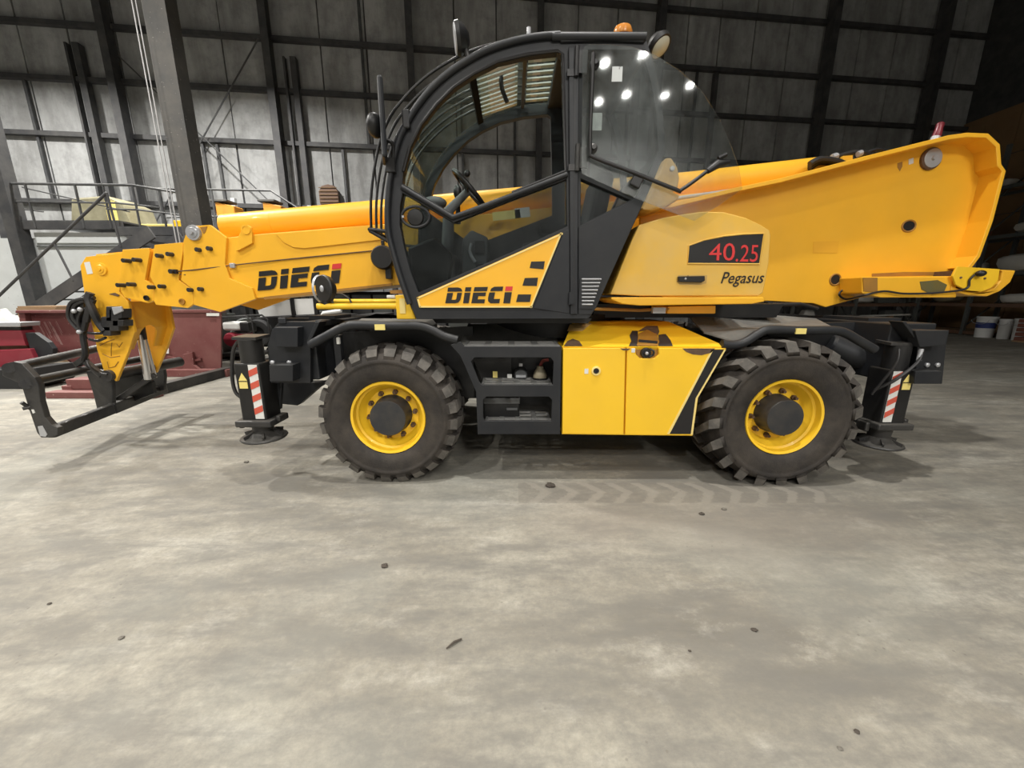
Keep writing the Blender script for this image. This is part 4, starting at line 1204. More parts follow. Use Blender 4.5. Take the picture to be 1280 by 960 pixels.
# ---------------------------------------------------------------- tail plate of the turret
TY = 3.85
tail_o = [(800, 268), (806, 263), (905, 240), (960, 229), (1060, 203), (1160, 178), (1182, 175), (1208, 176), (1222, 189), (1224, 213), (1229.5, 221), (1215, 280), (1200, 324), (1191, 338), (1120, 365), (1080, 371), (1032, 384), (1016, 379), (960, 376), (800, 384)]
tail = part('turret_tail', MB().prism(tail_o, TY, TY + .04), 'yellow', bevel=.006)
tail['label'] = 'large yellow tail plate with flanged rim, pin and holes'
# rim flange standing out towards the near side, along the top and the back edge
edge = [(795, 268), (905, 241), (960, 229.5), (1060, 203.5), (1160, 178.5), (1182, 175.5), (1207, 176.5), (1221, 189.5), (1223, 213), (1228.5, 221), (1214, 280), (1199, 323), (1188, 338)]
ep = [at(px, py, TY) for px, py in edge]
cc = at(1050, 300, TY)
inn = []
k = len(ep)
for i, q in enumerate(ep):
    t = (ep[min(i + 1, k - 1)] - ep[max(i - 1, 0)]).normalized()
    n = Vector((t.z, 0, -t.x))
    if n.dot(cc - q) < 0:
        n = -n
    inn.append(q + n * .035)
fm = MB()
vsf, fsf = [], []
for (o_, i_) in zip(ep, inn):
    vsf += [o_ + Vector((0, .03, 0)), o_ + Vector((0, -.17, 0)), i_ + Vector((0, -.17, 0)), i_ + Vector((0, .03, 0))]
for i in range(k - 1):
    for j in range(4):
        fsf.append((4 * i + j, 4 * i + (j + 1) % 4, 4 * i + 4 + (j + 1) % 4, 4 * i + 4 + j))
fsf += [(0, 1, 2, 3), (4 * k - 1, 4 * k - 2, 4 * k - 3, 4 * k - 4)]
obj('rim_flange', MB().add(vsf, fsf), 'yellow', tail, bevel=.004)
q = at(1162, 199, TY)
obj('pivot_pin', MB().lathe(q, (0, -1, 0), [(0, .092), (.02, .092), (.03, .082), (.03, .076)], 28), 'rusty', tail, smooth=True)
obj('pin_disc', MB().lathe(q, (0, -1, 0), [(.01, .078), (.034, .078), (.036, .070), (.034, .02), (.05, .016), (.05, 0)], 28), 'galv', tail, smooth=True)
def hole(px, py, rx, rz):
    q = at(px, py, TY - .002)
    m = MB()
    n = 24
    outer = [q + Vector((math.cos(a) * rx, 0, math.sin(a) * rz)) for a in [2 * PI * i / n for i in range(n)]]
    m.poly3([outer], (0, .0015, 0))
    obj('bore', m, 'ink', tail)
    obj('bore_edge', MB().tube(outer, .008, 6, closed=True), 'rust_yellow', tail, smooth=True)
hole(1136, 282.5, .062, .05)
hole(1044, 349.5, .050, .052)
obj('lug_eye', MB().prism([(1122, 204), (1128, 202), (1128, 208), (1125, 214), (1122, 209)], TY - .003, TY - .001), 'rust_yellow', tail)
obj('white_sticker', MB().prism([(1136, 199), (1142, 197), (1142, 204), (1136, 206)], TY - .003, TY - .001), 'white', tail)
obj('decal_ghost', MB().prism([(1017, 302), (1049, 301), (1047, 316), (1016, 316)], TY - .0025, TY - .001), paint('faded_decal_paint', (0.90, 0.445, 0.024), 0.5), tail)
# counterweight arm
arm = part('counterweight_arm', MB().prism([(1078, 346), (1196, 345), (1196, 372), (1100, 372), (1078, 367)], TY - .26, TY), 'yellow', bevel=.012)
obj('arm_end', MB().prism([(1079, 347), (1097, 347), (1097, 366), (1080, 364)], TY - .264, TY - .26), 'rust_yellow', arm)
obj('grease_stain', MB().prism([(1150, 352), (1172, 350), (1184, 356), (1180, 365), (1165, 368), (1152, 362)], TY - .263, TY - .26), 'green', arm)
obj('rust_line', MB().prism([(1090, 342), (1130, 340), (1168, 340), (1172, 344), (1090, 346)], TY - .003, TY - .001), 'rust_yellow', arm)
cwp = [(1197, 333), (1250, 336.5), (1248, 350), (1240, 359), (1228, 364.5), (1208, 363), (1195, 356), (1191, 345)]
obj('tail_lamp_plate', MB().prism(cwp, TY - .30, TY - .28), 'lemon', arm, bevel=.004)
shell = [(1250, 337), (1270, 338), (1263, 353), (1250, 364), (1234, 370.5), (1210, 369), (1188, 363), (1190, 358), (1209, 364), (1229, 366), (1243, 360), (1251, 351), (1253, 340)]
obj('tail_bumper', MB().prism(shell, TY - .27, TY + .5), 'yellow', arm, bevel=.008)
obj('bumper_core', MB().prism([(1200, 338), (1256, 339), (1252, 352), (1238, 362), (1210, 363), (1196, 355)], TY - .22, TY + .45), 'rusty', arm)
q = at(1221, 342, TY - .30)
obj('lamp_plug', MB().ball(q + Vector((0, -.03, 0)), .035, 12, 8, (1.1, 1, .8)), 'ink', arm, smooth=True)
obj('lamp_cable', MB().tube(smooth_curve([q + Vector((-.04, -.02, -.01)), at(1212, 350, TY - .31), at(1207, 361, TY - .31), at(1170, 366, TY - .29), at(1130, 367, TY - .29), at(1105, 364, TY - .28), at(1080, 369, TY - .28), at(1058, 374, TY - .05), at(1049, 368, TY - .05), at(1056, 362, TY - .05), at(1076, 363, TY - .2)], 6), .009, 8), 'hose', arm, smooth=True)
for (px, py) in ((1201, 347), (1231, 348)):
    obj('rivet', MB().ball(at(px, py, TY - .302), .01, 8, 6), 'rusty', arm, smooth=True)
q = at(1169, 176, TY + .1)
obj('warning_lamp', MB().lathe(q + Vector((0, 0, .02)), (.12, 0, 1), [(0, .03), (.03, .034), (.08, .028), (.12, .03), (.13, .02), (.13, 0)], 14), 'red_lens', tail, smooth=True)
obj('lamp_socket', MB().cyl(q + Vector((-.03, 0, -.06)), q + Vector((0, 0, .03)), .035, 12).cbox(q + Vector((-.10, 0, -.05)), (.09, .08, .05)), 'galv', tail, smooth=True)
obj('lower_pipe', MB().tube([at(955, 381, TY - .05), at(1000, 380, TY - .05), at(1022, 386, TY - .05)], .018, 8).cbox(at(960, 381, TY - .06), (.05, .06, .06)), 'hose', tail, smooth=True)

# ---------------------------------------------------------------- boom
boom_o = [(283, 297), (330, 292), (480, 280), (700, 258), (905, 238), (1010, 215), (1120, 200), (1150, 215), (1150, 260), (1050, 330), (900, 345), (700, 352), (500, 356), (319, 373), (315, 360), (287, 348), (280, 330)]
BY0, BY1 = 3.99, 4.58
boom = part('boom', MB().prism(boom_o, BY0, BY1), 'yellow', bevel=.015)
boom['label'] = 'long yellow telescopic boom reaching past the cab'
s4 = [(100, 332), (107, 321), (152, 316), (152, 340), (149, 365), (160, 377), (168, 415), (160, 440), (145, 477), (130, 465), (121, 437), (117, 416), (111, 392), (105, 365)]
# inner telescopic tubes
obj('tube_section', MB().prism([(215, 308), (300, 299), (300, 366), (225, 372)], BY0 + .03, BY1 - .03), 'yellow', boom)
obj('tube_section', MB().prism([(170, 313), (240, 306), (240, 372), (180, 374)], BY0 + .05, BY1 - .05), 'yellow', boom)
obj('tube_section', MB().prism([(120, 318), (200, 310), (200, 368), (130, 370)], BY0 + .07, BY1 - .07), 'yellow', boom)
c1 = [(229, 302), (234, 287), (240, 282), (249, 282), (262, 281), (283, 297), (281, 330), (287, 348), (315, 360), (319, 374), (275, 390), (264, 387), (242, 381), (241, 362), (226, 350), (229, 325)]
c2 = [(193, 306), (228, 303), (229, 312), (223, 350), (241, 362), (242, 380), (235, 385), (195, 381), (192, 376), (193, 356), (187, 345)]
c3 = [(153, 312), (186, 310), (187, 315), (181, 350), (193, 357), (192, 376), (185, 379), (156, 372), (151, 365), (149, 352)]
for nm, pl, y in (('boom_collar', c1, BY0 - .03), ('boom_collar', c2, BY0 - .015), ('boom_collar', c3, BY0 + .0)):
    o = obj(nm, MB().prism(pl, y, y + .03), 'yellow', boom, bevel=.004)
    o2 = o.copy()
    COL.objects.link(o2)
    o2.location = o.location + Vector((0, BY1 - BY0 + .01, 0))
for (px, py) in ((159, 326), (172, 325), (201, 320), (214, 318), (250, 312.5), (264, 311), (152, 356.5), (165, 355.5), (191, 359), (204, 358), (240, 362.5), (253, 361.5)):
    q = at(px, py, BY0 - .03)
    obj('wear_pad_bolt', MB().cyl(q + Vector((0, .03, 0)), q + Vector((-.005, -.04, 0)), .021, 10), 'black_steel', boom, smooth=True)
for (px, py, r) in ((183.5, 372.5, .027), (228, 377, .030)):
    q = at(px, py, BY0 - .018)
    obj('collar_bore', MB().lathe(q, (0, -1, 0), [(0, r), (.012, r), (.013, r * .7), (.002, r * .6), (.002, 0)], 18), 'rust_yellow' if px > 200 else 'ink', boom, smooth=True)
q = at(218, 339.5, BY0 - .02)
obj('cable_guide', MB().cbox(q, (.07, .05, .04)).cyl(q + Vector((0, .02, 0)), q + Vector((0, -.05, 0)), .022, 10), 'black_steel', boom, smooth=True)
obj('cable', MB().tube([q, at(241, 337.5, BY0 - .035), at(291, 331.5, BY0 - .02), at(350, 325, BY0 - .008), at(480, 312, BY0 - .008)], .006, 6), 'rusty', boom, smooth=True)
obj('cable', MB().tube([at(225, 343, BY0 - .01), at(232, 343.5, BY0 - .03)], .006, 6), 'rusty', boom)
q = at(291, 332, BY0 - .02)
obj('cable_clip', MB().cbox(q, (.05, .03, .045)), 'galv', boom, bevel=.006)
q = at(242, 291, BY0 - .04)
pul = obj('pulley', MB().lathe(q, (0, -1, 0), [(-.04, .068), (0, .073), (.015, .068), (.015, .05), (.022, .045), (.022, .02), (.04, .018), (.04, 0)], 28), 'galv', boom, smooth=True)
obj('lug_ear', MB().prism([(250, 284), (259, 283), (256, 291), (254, 292)], BY0 - .034, BY0 - .03), 'rust_yellow', boom)
# boom extension cylinder along the top
cy_pts = [at(272, 287, 4.25), at(482, 266, 4.25), at(700, 243, 4.22), at(860, 226, 4.22), at(1025, 206.5, 4.22)]
obj('extension_cylinder', MB().tube([at(283, 284, 4.25), at(860, 232, 4.25), at(1028, 213, 4.25)], .125, 28), 'yellow', boom, smooth=True)
obj('cylinder_band', MB().tube([at(340, 279.4, 4.25), at(345, 279, 4.25)], .128, 28), 'yellow', boom, smooth=True)
lug = obj('cylinder_lug', MB().prism([(300, 312), (295, 314), (297, 297), (303, 285), (308, 281), (314, 284), (315, 296), (315, 304)], BY0 - .03, BY0), 'yellow', boom, bevel=.004)
q = at(307.5, 287, BY0 - .03)
obj('lug_pin', MB().lathe(q, (0, -1, 0), [(0, .045), (.008, .045), (.008, .03), (.004, .03), (.004, 0)], 20), 'yellow', boom, smooth=True)
obj('side_rib', MB().prism([(344, 292.5), (478, 280), (484, 299), (382, 310.5), (366, 309), (354, 303)], BY0 - .014, BY0), 'yellow', boom, bevel=.005)
obj('lower_seam', MB().prism([(330, 371), (490, 354), (490, 357), (330, 374.5)], BY0 - .012, BY0), 'rust_yellow', boom)
stencil_word([(322, 363.5), (425.5, 353.5), (427, 329), (322.5, 339.5)], BY0 - .006, boom)
q = at(479, 322, BY0 - .06)
obj('horn', MB().lathe(q, (0, -1, 0), [(-.06, .10), (0, .115), (.03, .112), (.045, .10), (.045, 0)], 28), 'ink', boom, smooth=True)
obj('horn_bracket', MB().cbox(q + Vector((.04, .02, -.14)), (.06, .05, .12)).cbox(q + Vector((.0, .02, .12)), (.03, .03, .08)), 'ink', boom, bevel=.006)
# right part: hoses lying on the boom behind the tail plate, and a pipe
hs = MB()
for k in range(3):
    hs.tube(smooth_curve([at(1012, 205 + k * 3, 4.0 + .05 * k), at(1025, 199 + k * 2, 4.0 + .05 * k), at(1045, 201 + k * 2, 4.0 + .05 * k), at(1062, 208, 4.0 + .05 * k)], 5), .026, 8)
obj('hose_bundle', hs, 'hose', boom, smooth=True)
obj('hose_bundle', MB().tube(smooth_curve([at(1040, 198, 4.1), at(1060, 192, 4.1), at(1075, 190, 4.1), at(1090, 195, 4.1)], 5), .022, 8).tube(smooth_curve([at(1072, 196, 4.1), at(1095, 187, 4.1), at(1106, 189, 4.1)], 5), .016, 8), 'hose', boom, smooth=True)
obj('boom_lug', MB().prism([(1052, 204), (1054, 195), (1066, 194), (1066, 203)], 4.05, 4.1), 'yellow', boom)
obj('hose_fitting', MB().cyl(at(1040, 197, 4.05), at(1046, 195, 4.05), .03, 8).cyl(at(1072, 193, 4.05), at(1077, 191, 4.05), .026, 8), 'galv', boom, smooth=True)
obj('pipe', MB().tube([at(845, 248, 3.9), at(880, 243, 3.9), at(915, 238, 3.9)], .016, 8), 'galv', boom, smooth=True)
cover = part('hydraulic_cover', MB().prism([(802, 262), (812, 240), (826, 214), (832, 197), (840, 197), (847, 208), (850, 222), (848, 234), (841, 240), (851, 244), (846, 251), (832, 258), (815, 263)], 3.5, 3.8), 'tan_yellow', bevel=.02)
q = at(840, 211, 3.5)
obj('cover_bolt', MB().lathe(q, (0, -1, 0), [(0, .022), (.012, .02), (.014, .01), (.014, 0)], 12), 'galv', cover, smooth=True)

# boom head: two cheek plates, arched web between, tilt cylinder, valve block
hd = obj('boom_head_cheek', MB().prism(s4, BY0 + .03, BY0 + .065), 'yellow', boom, bevel=.006)
o2 = hd.copy()
COL.objects.link(o2)
o2.location = hd.location + Vector((0, .47, 0))
wx = [at(161, 377, BY0 + .06), at(167, 412, BY0 + .06), at(160, 438, BY0 + .06)]
yA, yB = BY0 + .06, BY0 + .50
webl = [Vector((wx[0].x, yA, wx[0].z)), Vector((wx[0].x, yB, wx[0].z)), Vector((wx[1].x, yB, wx[1].z)), Vector((wx[2].x, yB, wx[2].z))]
arch = []
ym = (yA + yB) / 2
for k in range(9):
    a = PI * k / 8
    arch.append(Vector((wx[1].x - .02, ym + math.cos(a) * .105, wx[1].z - .07 + math.sin(a) * .105)))
arch = [Vector((wx[2].x, ym + .12, wx[2].z))] + arch + [Vector((wx[2].x, ym - .12, wx[2].z))]
web = MB()
loop2 = [(p.y, p.z) for p in webl + arch + [Vector((wx[2].x, yA, wx[2].z)), Vector((wx[1].x, yA, wx[1].z))]]
def webx(z):
    if z > wx[1].z:
        t = (z - wx[1].z) / (wx[0].z - wx[1].z)
        return wx[1].x + (wx[0].x - wx[1].x) * t
    t = (z - wx[1].z) / (wx[2].z - wx[1].z)
    return wx[1].x + (wx[2].x - wx[1].x) * t
flat = [Vector((wx[1].x - .02, y, z)) for y, z in loop2]
web.poly3([flat], (-.02, 0, 0))
for v in web.v:
    v.x += webx(v.z) - wx[1].x - .01
obj('arched_web', web, 'yellow', boom)
q = at(127, 336.5, BY0 + .03)
obj('head_pin', MB().lathe(q, (0, -1, 0), [(0, .062), (.014, .058), (.016, .04), (.022, .036), (.022, .018), (.03, .016), (.03, 0)], 28), 'yellow', boom, smooth=True)
obj('pin_keeper', MB().prism([(136, 367.5), (143, 366), (149, 369), (147, 370.5)], BY0 + .022, BY0 + .03), 'rusty', boom)
obj('scraped_sticker', MB().prism([(105, 328), (112, 327), (116, 342), (109, 343)], BY0 + .027, BY0 + .029), 'white', boom)
obj('tilt_cylinder', MB().cyl(at(185, 474, 4.25), at(175, 418, 4.22), .034, 16), 'chrome', boom, smooth=True)
obj('cylinder_rod', MB().cyl(at(194, 472, 4.38), at(181, 420, 4.34), .018, 12), 'chrome', boom, smooth=True)
obj('cylinder_barrel', MB().cyl(at(176, 424, 4.24), at(171, 398, 4.22), .055, 16), 'black', boom, smooth=True)
vb = MB()
for (x0, y0, x1, y1) in ((132, 383, 140, 402), (136, 386, 152, 398), (126, 396, 148, 414), (140, 400, 154, 408), (128, 408, 138, 420)):
    vb.prism([(x0, y0), (x1, y0), (x1, y1), (x0, y1)], BY0 - .08, BY0 + .03)
obj('valve_block', vb, 'black_steel', boom, bevel=.008)
obj('valve_cap', MB().prism([(139, 384), (151, 383), (153, 389), (142, 394)], BY0 - .09, BY0 - .07), 'galv', boom, bevel=.006)
hz = MB()
for pts, r in (([(113, 366), (111, 375), (117, 390), (124, 404), (132, 414)], .034), ([(108, 400), (104, 420), (107, 440), (104, 450)], .026), ([(116, 374), (112, 385), (108, 402)], .03),
               ([(118, 372), (100, 374), (88, 380), (86, 396), (96, 410), (106, 416)], .018), ([(106, 376), (94, 382), (91, 396), (101, 408)], .018), ([(110, 384), (100, 392), (98, 406), (108, 424)], .016),
               ([(112, 424), (122, 426), (132, 422)], .014), ([(110, 416), (120, 417), (130, 416)], .014)):
    hz.tube(smooth_curve([at(px, py, BY0 - .05 - .01 * (i % 3)) for i, (px, py) in enumerate(pts)], 5), r, 8)
obj('hose_bundle', hz, 'hose', boom, smooth=True)
sh = []
obj('hose_guard', MB().prism([(90, 384), (104, 378), (107, 410), (106, 420), (95, 408), (88, 398)], BY0 - .04, BY0 - .02), 'black_steel', boom)
for (px, py) in ((92.5, 389), (100, 387), (99, 415)):
    obj('hose_fitting', MB().ball(at(px, py, BY0 - .09), .022, 10, 8), 'galv', boom, smooth=True)
grease = MB()
for pts in ([(125, 432), (134, 427), (143, 424)], [(140, 428), (139, 436), (139, 445)], [(146, 430), (149, 434), (153, 428)], [(128, 442), (138, 447), (150, 445)], [(134, 452), (136, 460), (144, 458), (148, 452)]):
    grease.tube([at(px, py, BY0 + .028) for px, py in pts], .004, 5)
obj('grease_streak', grease, 'rust_yellow', boom)

# fork carriage hanging from the head
NY = 3.35
side = [(2, 462), (8, 454), (17, 452), (26, 454), (43, 472), (48, 482), (50, 502), (56, 522), (64, 531), (72, 535), (72, 544), (62, 547), (51, 547), (46, 541), (36, 512), (26, 480), (12, 474), (3, 470)]
car = part('fork_carriage', MB().prism(side, NY, NY + .05), 'black_steel', bevel=.006)
car['label'] = 'black open fork carriage frame hanging from the boom head'
def rail_along(name, pa, Ya, pb, Yb, r, mat='black_steel', n=14):
    return obj(name, MB().tube([at(*pa, Ya), at(*pb, Yb)], r, n), mat, car, smooth=True)
rail_along('carriage_tube', (18, 459), NY, (103, 440), 4.25, .042)
rail_along('carriage_tube', (103, 440), 4.25, (170, 424), 4.9, .042)
rail_along('carriage_tube', (38, 477), NY, (112, 461), 4.15, .040)
rail_along('carriage_tube', (112, 461), 4.15, (190, 446), 4.9, .040)
obj('bottom_rail', MB().beam(at(62, 541, NY), at(140, 511, 4.0), .07, .11).beam(at(140, 511, 4.0), at(206, 485, 4.9), .07, .12), 'black_steel', car, bevel=.015)
obj('side_plate', MB().prism([(107, 464), (122, 462), (136, 466), (140, 474), (141, 505), (137, 514), (121, 512), (116, 492)], 4.02, 4.06), 'black_steel', car, bevel=.008)
obj('side_plate', MB().prism([(178, 446), (192, 444), (203, 452), (206, 470), (205, 488), (190, 490), (184, 474)], 4.75, 4.79), 'black_steel', car, bevel=.008)
obj('side_plate', MB().prism([(140, 474), (180, 468), (190, 478), (192, 492), (150, 508), (141, 505)], 4.3, 4.34), 'black', car)
obj('link_arm', MB().beam(at(147, 500, 4.15), at(194, 468, 4.3), .05, .06).beam(at(107, 452, 4.0), at(128, 470, 4.0), .05, .05).beam(at(96, 456, 4.0), at(107, 448, 4.0), .06, .06), 'black_steel', car, bevel=.01)
obj('pivot_boss', MB().cyl(at(133, 470, 3.98), at(133, 470, 4.9) * 1.0 + Vector((at(133, 470, 3.98).x - at(133, 470, 4.9).x, 0, at(133, 470, 3.98).z - at(133, 470, 4.9).z)), .06, 20), 'black_steel', car, smooth=True)
obj('pivot_boss', MB().cyl(at(33, 480, NY - .012), at(33, 480, NY), .045, 18).cyl(at(12, 460, NY - .012), at(12, 460, NY), .045, 18), 'black_steel', car, smooth=True)
obj('stop_pin', MB().cyl(at(27, 503, NY - .03), at(40, 512, NY + .02), .016, 8).cyl(at(28, 511, NY - .03), at(41, 508, NY + .02), .016, 8), 'black_steel', car, smooth=True)
obj('bright_washer', MB().prism([(39, 512), (42, 512), (43.5, 516), (41, 517)], NY - .004, NY), 'white', car)
obj('paint_scrape', MB().prism([(47, 533), (53, 532), (59, 543), (57, 546), (50, 545)], NY - .003, NY - .001), 'galv', car)
obj('cable', MB().tube(smooth_curve([at(108, 448, 3.95), at(112, 458, 3.9), at(124, 466, 3.95), at(134, 468, 3.95)], 5), .012, 8), 'hose', car, smooth=True)

# yellow lamp rod below the boom, fixed to the cab front
rod_ = part('lamp_bracket', MB().prism([(494, 369), (507, 368), (520, 399), (496, 399)], 3.06, 3.16), 'lemon', bevel=.006)
rod_['label'] = 'yellow bracket and rod carrying a round work lamp'
obj('lamp_rod', MB().tube([at(397, 383, 3.12), at(500, 382.5, 3.12)], .024, 14), 'lemon', rod_, smooth=True)
obj('lamp_rod', MB().tube([at(418, 376.5, 3.35), at(496, 376.5, 3.35)], .018, 12), 'lemon', rod_, smooth=True)
obj('bracket_plate', MB().prism([(499, 373), (506, 373), (507, 392), (500, 392)], 3.055, 3.06), 'cream', rod_)
obj('bracket_foot', MB().prism([(487, 363), (508, 362), (507, 367), (488, 367)], 3.1, 3.2), 'rust_yellow', rod_)
obj('bracket_pin', MB().cyl(at(484, 371, 3.1), at(494, 371, 3.1), .014, 10), 'white', rod_, smooth=True)
q = at(405, 361, 3.12)
obj('round_lamp', MB().lathe(q, (-.55, -.84, 0), [(-.07, 0), (-.07, .06), (-.04, .098), (.0, .108), (.01, .10), (.01, 0)], 28), 'black', rod_, smooth=True)
obj('lamp_rim', MB().lathe(q + Vector((-.028, .02, 0)), (-1, .1, 0), [(0, .10), (.012, .108), (.02, .10)], 28), 'galv', rod_, smooth=True)
obj('lamp_badge', MB().ball(q + Vector((.0, -.022, 0)) + Vector((-.004, -.006, 0)), .035, 12, 8, (.45, .3, .75)), 'galv', rod_, smooth=True)
obj('lamp_stem', MB().cyl(q + Vector((0, .02, -.10)), q + Vector((0, .02, -.15)), .04, 12), 'ink', rod_, smooth=True)
obj('lamp_cable', MB().tube(smooth_curve([at(418, 368, 3.14), at(428, 368, 3.14), at(437, 374, 3.13), at(439, 380, 3.12)], 5), .007, 6), 'hose', rod_, smooth=True)

# ================================================================== background, left: platform with stair
PY = 11.0
plat = thing('steel_platform', (-12.0, 12.4, 0), 'raised dark steel platform with pipe railing and stair on the left', 'platform')
def pp(name, mb, mat, **kw):
    return obj(name, mb, mat, plat, **kw)
pp('deck_beam', MB().box((-13.4, PY, 3.28), (-10.5, PY + .12, 3.46)), 'girt')
pp('deck_plate', MB().box((-13.4, PY, 3.46), (-10.5, 13.2, 3.50)), 'rail')
pp('landing_beam', MB().box((-10.6, PY - .05, 3.12), (-8.3, PY + .1, 3.30)), 'girt')
pp('landing_plate', MB().box((-10.6, PY - .05, 3.30), (-8.3, 12.6, 3.34)), 'rail')
pp('corner_post', MB().box((-13.42, PY - .14, 0), (-13.12, PY + .16, 8.6)), 'girt')
for (x, y) in ((-8.45, 12.4), (-13.3, 13.16)):
    pp('post', MB().box((x - .08, y - .08, 0), (x + .08, y + .08, 3.3)), 'girt')
pr = .024
pp('top_rail', MB().tube([(-13.1, PY, 4.40), (-9.95, PY, 4.36), (-8.75, 12.0, 4.30)], .032, 10), 'rail', smooth=True)
pp('mid_rail', MB().tube([(-13.1, PY, 3.96), (-10.45, PY, 3.93), (-9.6, PY + .3, 3.88)], pr, 8), 'rail', smooth=True)
pp('mid_rail', MB().tube([(-10.75, PY, 3.78), (-9.9, PY, 3.76), (-8.75, 12.0, 3.72)], pr, 8), 'rail', smooth=True)
for x in (-12.75, -11.45, -10.72):
    pp('rail_post', MB().tube([(x, PY, 3.3), (x, PY, 4.4)], .028, 8), 'rail', smooth=True)
for (x, y) in ((-9.95, PY), (-9.55, PY + .35), (-8.75, 12.0)):
    pp('rail_post', MB().tube([(x, y, 3.2), (x, y, 4.36)], .026, 8), 'rail', smooth=True)
pp('cross_brace', MB().tube([(-12.9, PY + .05, 4.32), (-10.2, PY + .05, 3.72)], .016, 8), 'rail', smooth=True)
pp('cross_brace', MB().tube([(-13.0, PY + .05, 3.78), (-12.5, PY + .05, 3.72)], .016, 8), 'rail', smooth=True)
# stair going down to the left, in front of the deck
SY = 9.95
sa, sb = Vector((-8.75, SY, 3.05)), Vector((-14.15, SY, 0.03))
for dy in (0, .9):
    pp('stringer', MB().beam(sa + Vector((0, dy, 0)), sb + Vector((0, dy, 0)), .05, .30), 'girt')
for k in range(1, 15):
    q = sa.lerp(sb, k / 15)
    pp('stair_tread', MB().box((q.x - .14, SY + .05, q.z - .02), (q.x + .14, SY + .85, q.z + .02)), 'rail')
pp('stair_handrail', MB().tube([(-9.62, SY - .02, 3.92), (-13.5, SY - .02, 1.08)], .032, 10), 'girt', smooth=True)
pp('handrail_post', MB().tube([(-11.16, SY - .02, 2.78), (-10.92, SY - .02, 1.90)], .024, 8), 'girt', smooth=True)
pp('handrail_post', MB().tube([(-9.62, SY - .02, 3.92), (-9.55, SY - .02, 2.70)], .024, 8), 'girt', smooth=True)

cabin = thing('storage_cabin', (-12, 13, 0), 'pale grey clad cabin standing under the raised platform', 'cabin')
obj('wall_sheet', MB().box((-15.2, 11.22, 0), (-9.95, 13.0, 3.08)), 'pale_grey', cabin)
obj('cornice', MB().box((-13.05, 11.17, 2.95), (-9.95, 11.22, 3.22)), 'pale_grey', cabin)
obj('ledge', MB().box((-13.05, 11.16, 2.84), (-9.95, 11.22, 2.88)), 'rack_grey', cabin)
obj('ledge', MB().box((-13.05, 11.19, 1.20), (-9.95, 11.22, 1.23)), 'rack_grey', cabin)
pp('landing_skirt', MB().poly3([[(-10.4, 10.93, 3.1), (-8.3, 10.93, 3.1), (-8.3, 10.93, 2.55), (-9.0, 10.93, 2.50), (-9.7, 10.93, 2.80)]], (0, .03, 0)), 'girt')

# load standing on the platform behind its railing
tarp = thing('covered_machine', (-12.0, 12.3, 3.5), 'olive tarpaulin covered machine on the platform behind the left railing', 'machine')
obj('tarpaulin', MB().poly3([[(-12.9, 12.0, 3.52), (-11.1, 12.0, 3.52), (-11.25, 12.0, 4.15), (-11.7, 12.0, 4.35), (-12.7, 12.0, 4.28)]], (0, 1.0, 0)), paint('olive_tarpaulin', (0.22, 0.20, 0.12), .8, dust=(0.35, 0.33, 0.22), dust_amt=.7), tarp, bevel=.06)
obj('yellow_stripe', MB().box((-11.72, 11.97, 3.55), (-11.45, 12.0, 4.2)), 'sticker', tarp)
yb = thing('yellow_beam_rack', (-10.1, 12.1, 3.34), 'low yellow beam with square end lying on the stair landing', 'beam')
obj('beam', MB().box((-11.0, 12.0, 3.42), (-9.75, 12.2, 3.58)), 'sticker', yb, bevel=.01)
obj('end_block', MB().box((-9.8, 11.9, 3.36), (-9.5, 12.25, 3.66)), 'lemon', yb, bevel=.01)
bt = obj('blue_barrel', MB().lathe((-9.3, 12.05, 3.36), (0, 0, 1), [(0, 0), (0, .25), (.2, .27), (.4, .25), (.52, .12), (.52, 0)], 20), paint('faded_blue_plastic', (0.12, 0.17, 0.28), .6, dust=(.3, .32, .36), dust_amt=.5), smooth=True)
tag(bt, 'squat faded blue drum on the stair landing left of the grey column', 'drum')

# walkway further back with a sloping end rail
WYY = 13.4
wk = thing('raised_walkway', (-9, 14.2, 0), 'raised walkway with thin pipe rail behind the grey column', 'walkway')
obj('walkway_deck', MB().box((-11.2, WYY, 3.2), (-4.0, 15.4, 3.32)), 'girt', wk)
for x in (-11.0, -7.5, -4.2):
    obj('post', MB().box((x - .08, 14.2, 0), (x + .08, 14.36, 3.2)), 'girt', wk)
obj('top_rail', MB().tube([(-11.35, WYY, 4.88), (-7.72, WYY, 4.82), (-6.9, WYY, 4.28), (-4.3, WYY, 4.28)], .032, 10), 'rail', wk, smooth=True)
obj('mid_rail', MB().tube([(-11.2, WYY, 4.02), (-9.3, WYY, 4.05), (-7.3, WYY, 3.93)], .028, 8), 'rail', wk, smooth=True)
for x in (-11.35, -10.95, -9.62, -4.3):
    obj('rail_post', MB().tube([(x, WYY, 3.3), (x, WYY, 4.85 if x < -5 else 4.28)], .032, 8), 'rail', wk, smooth=True)
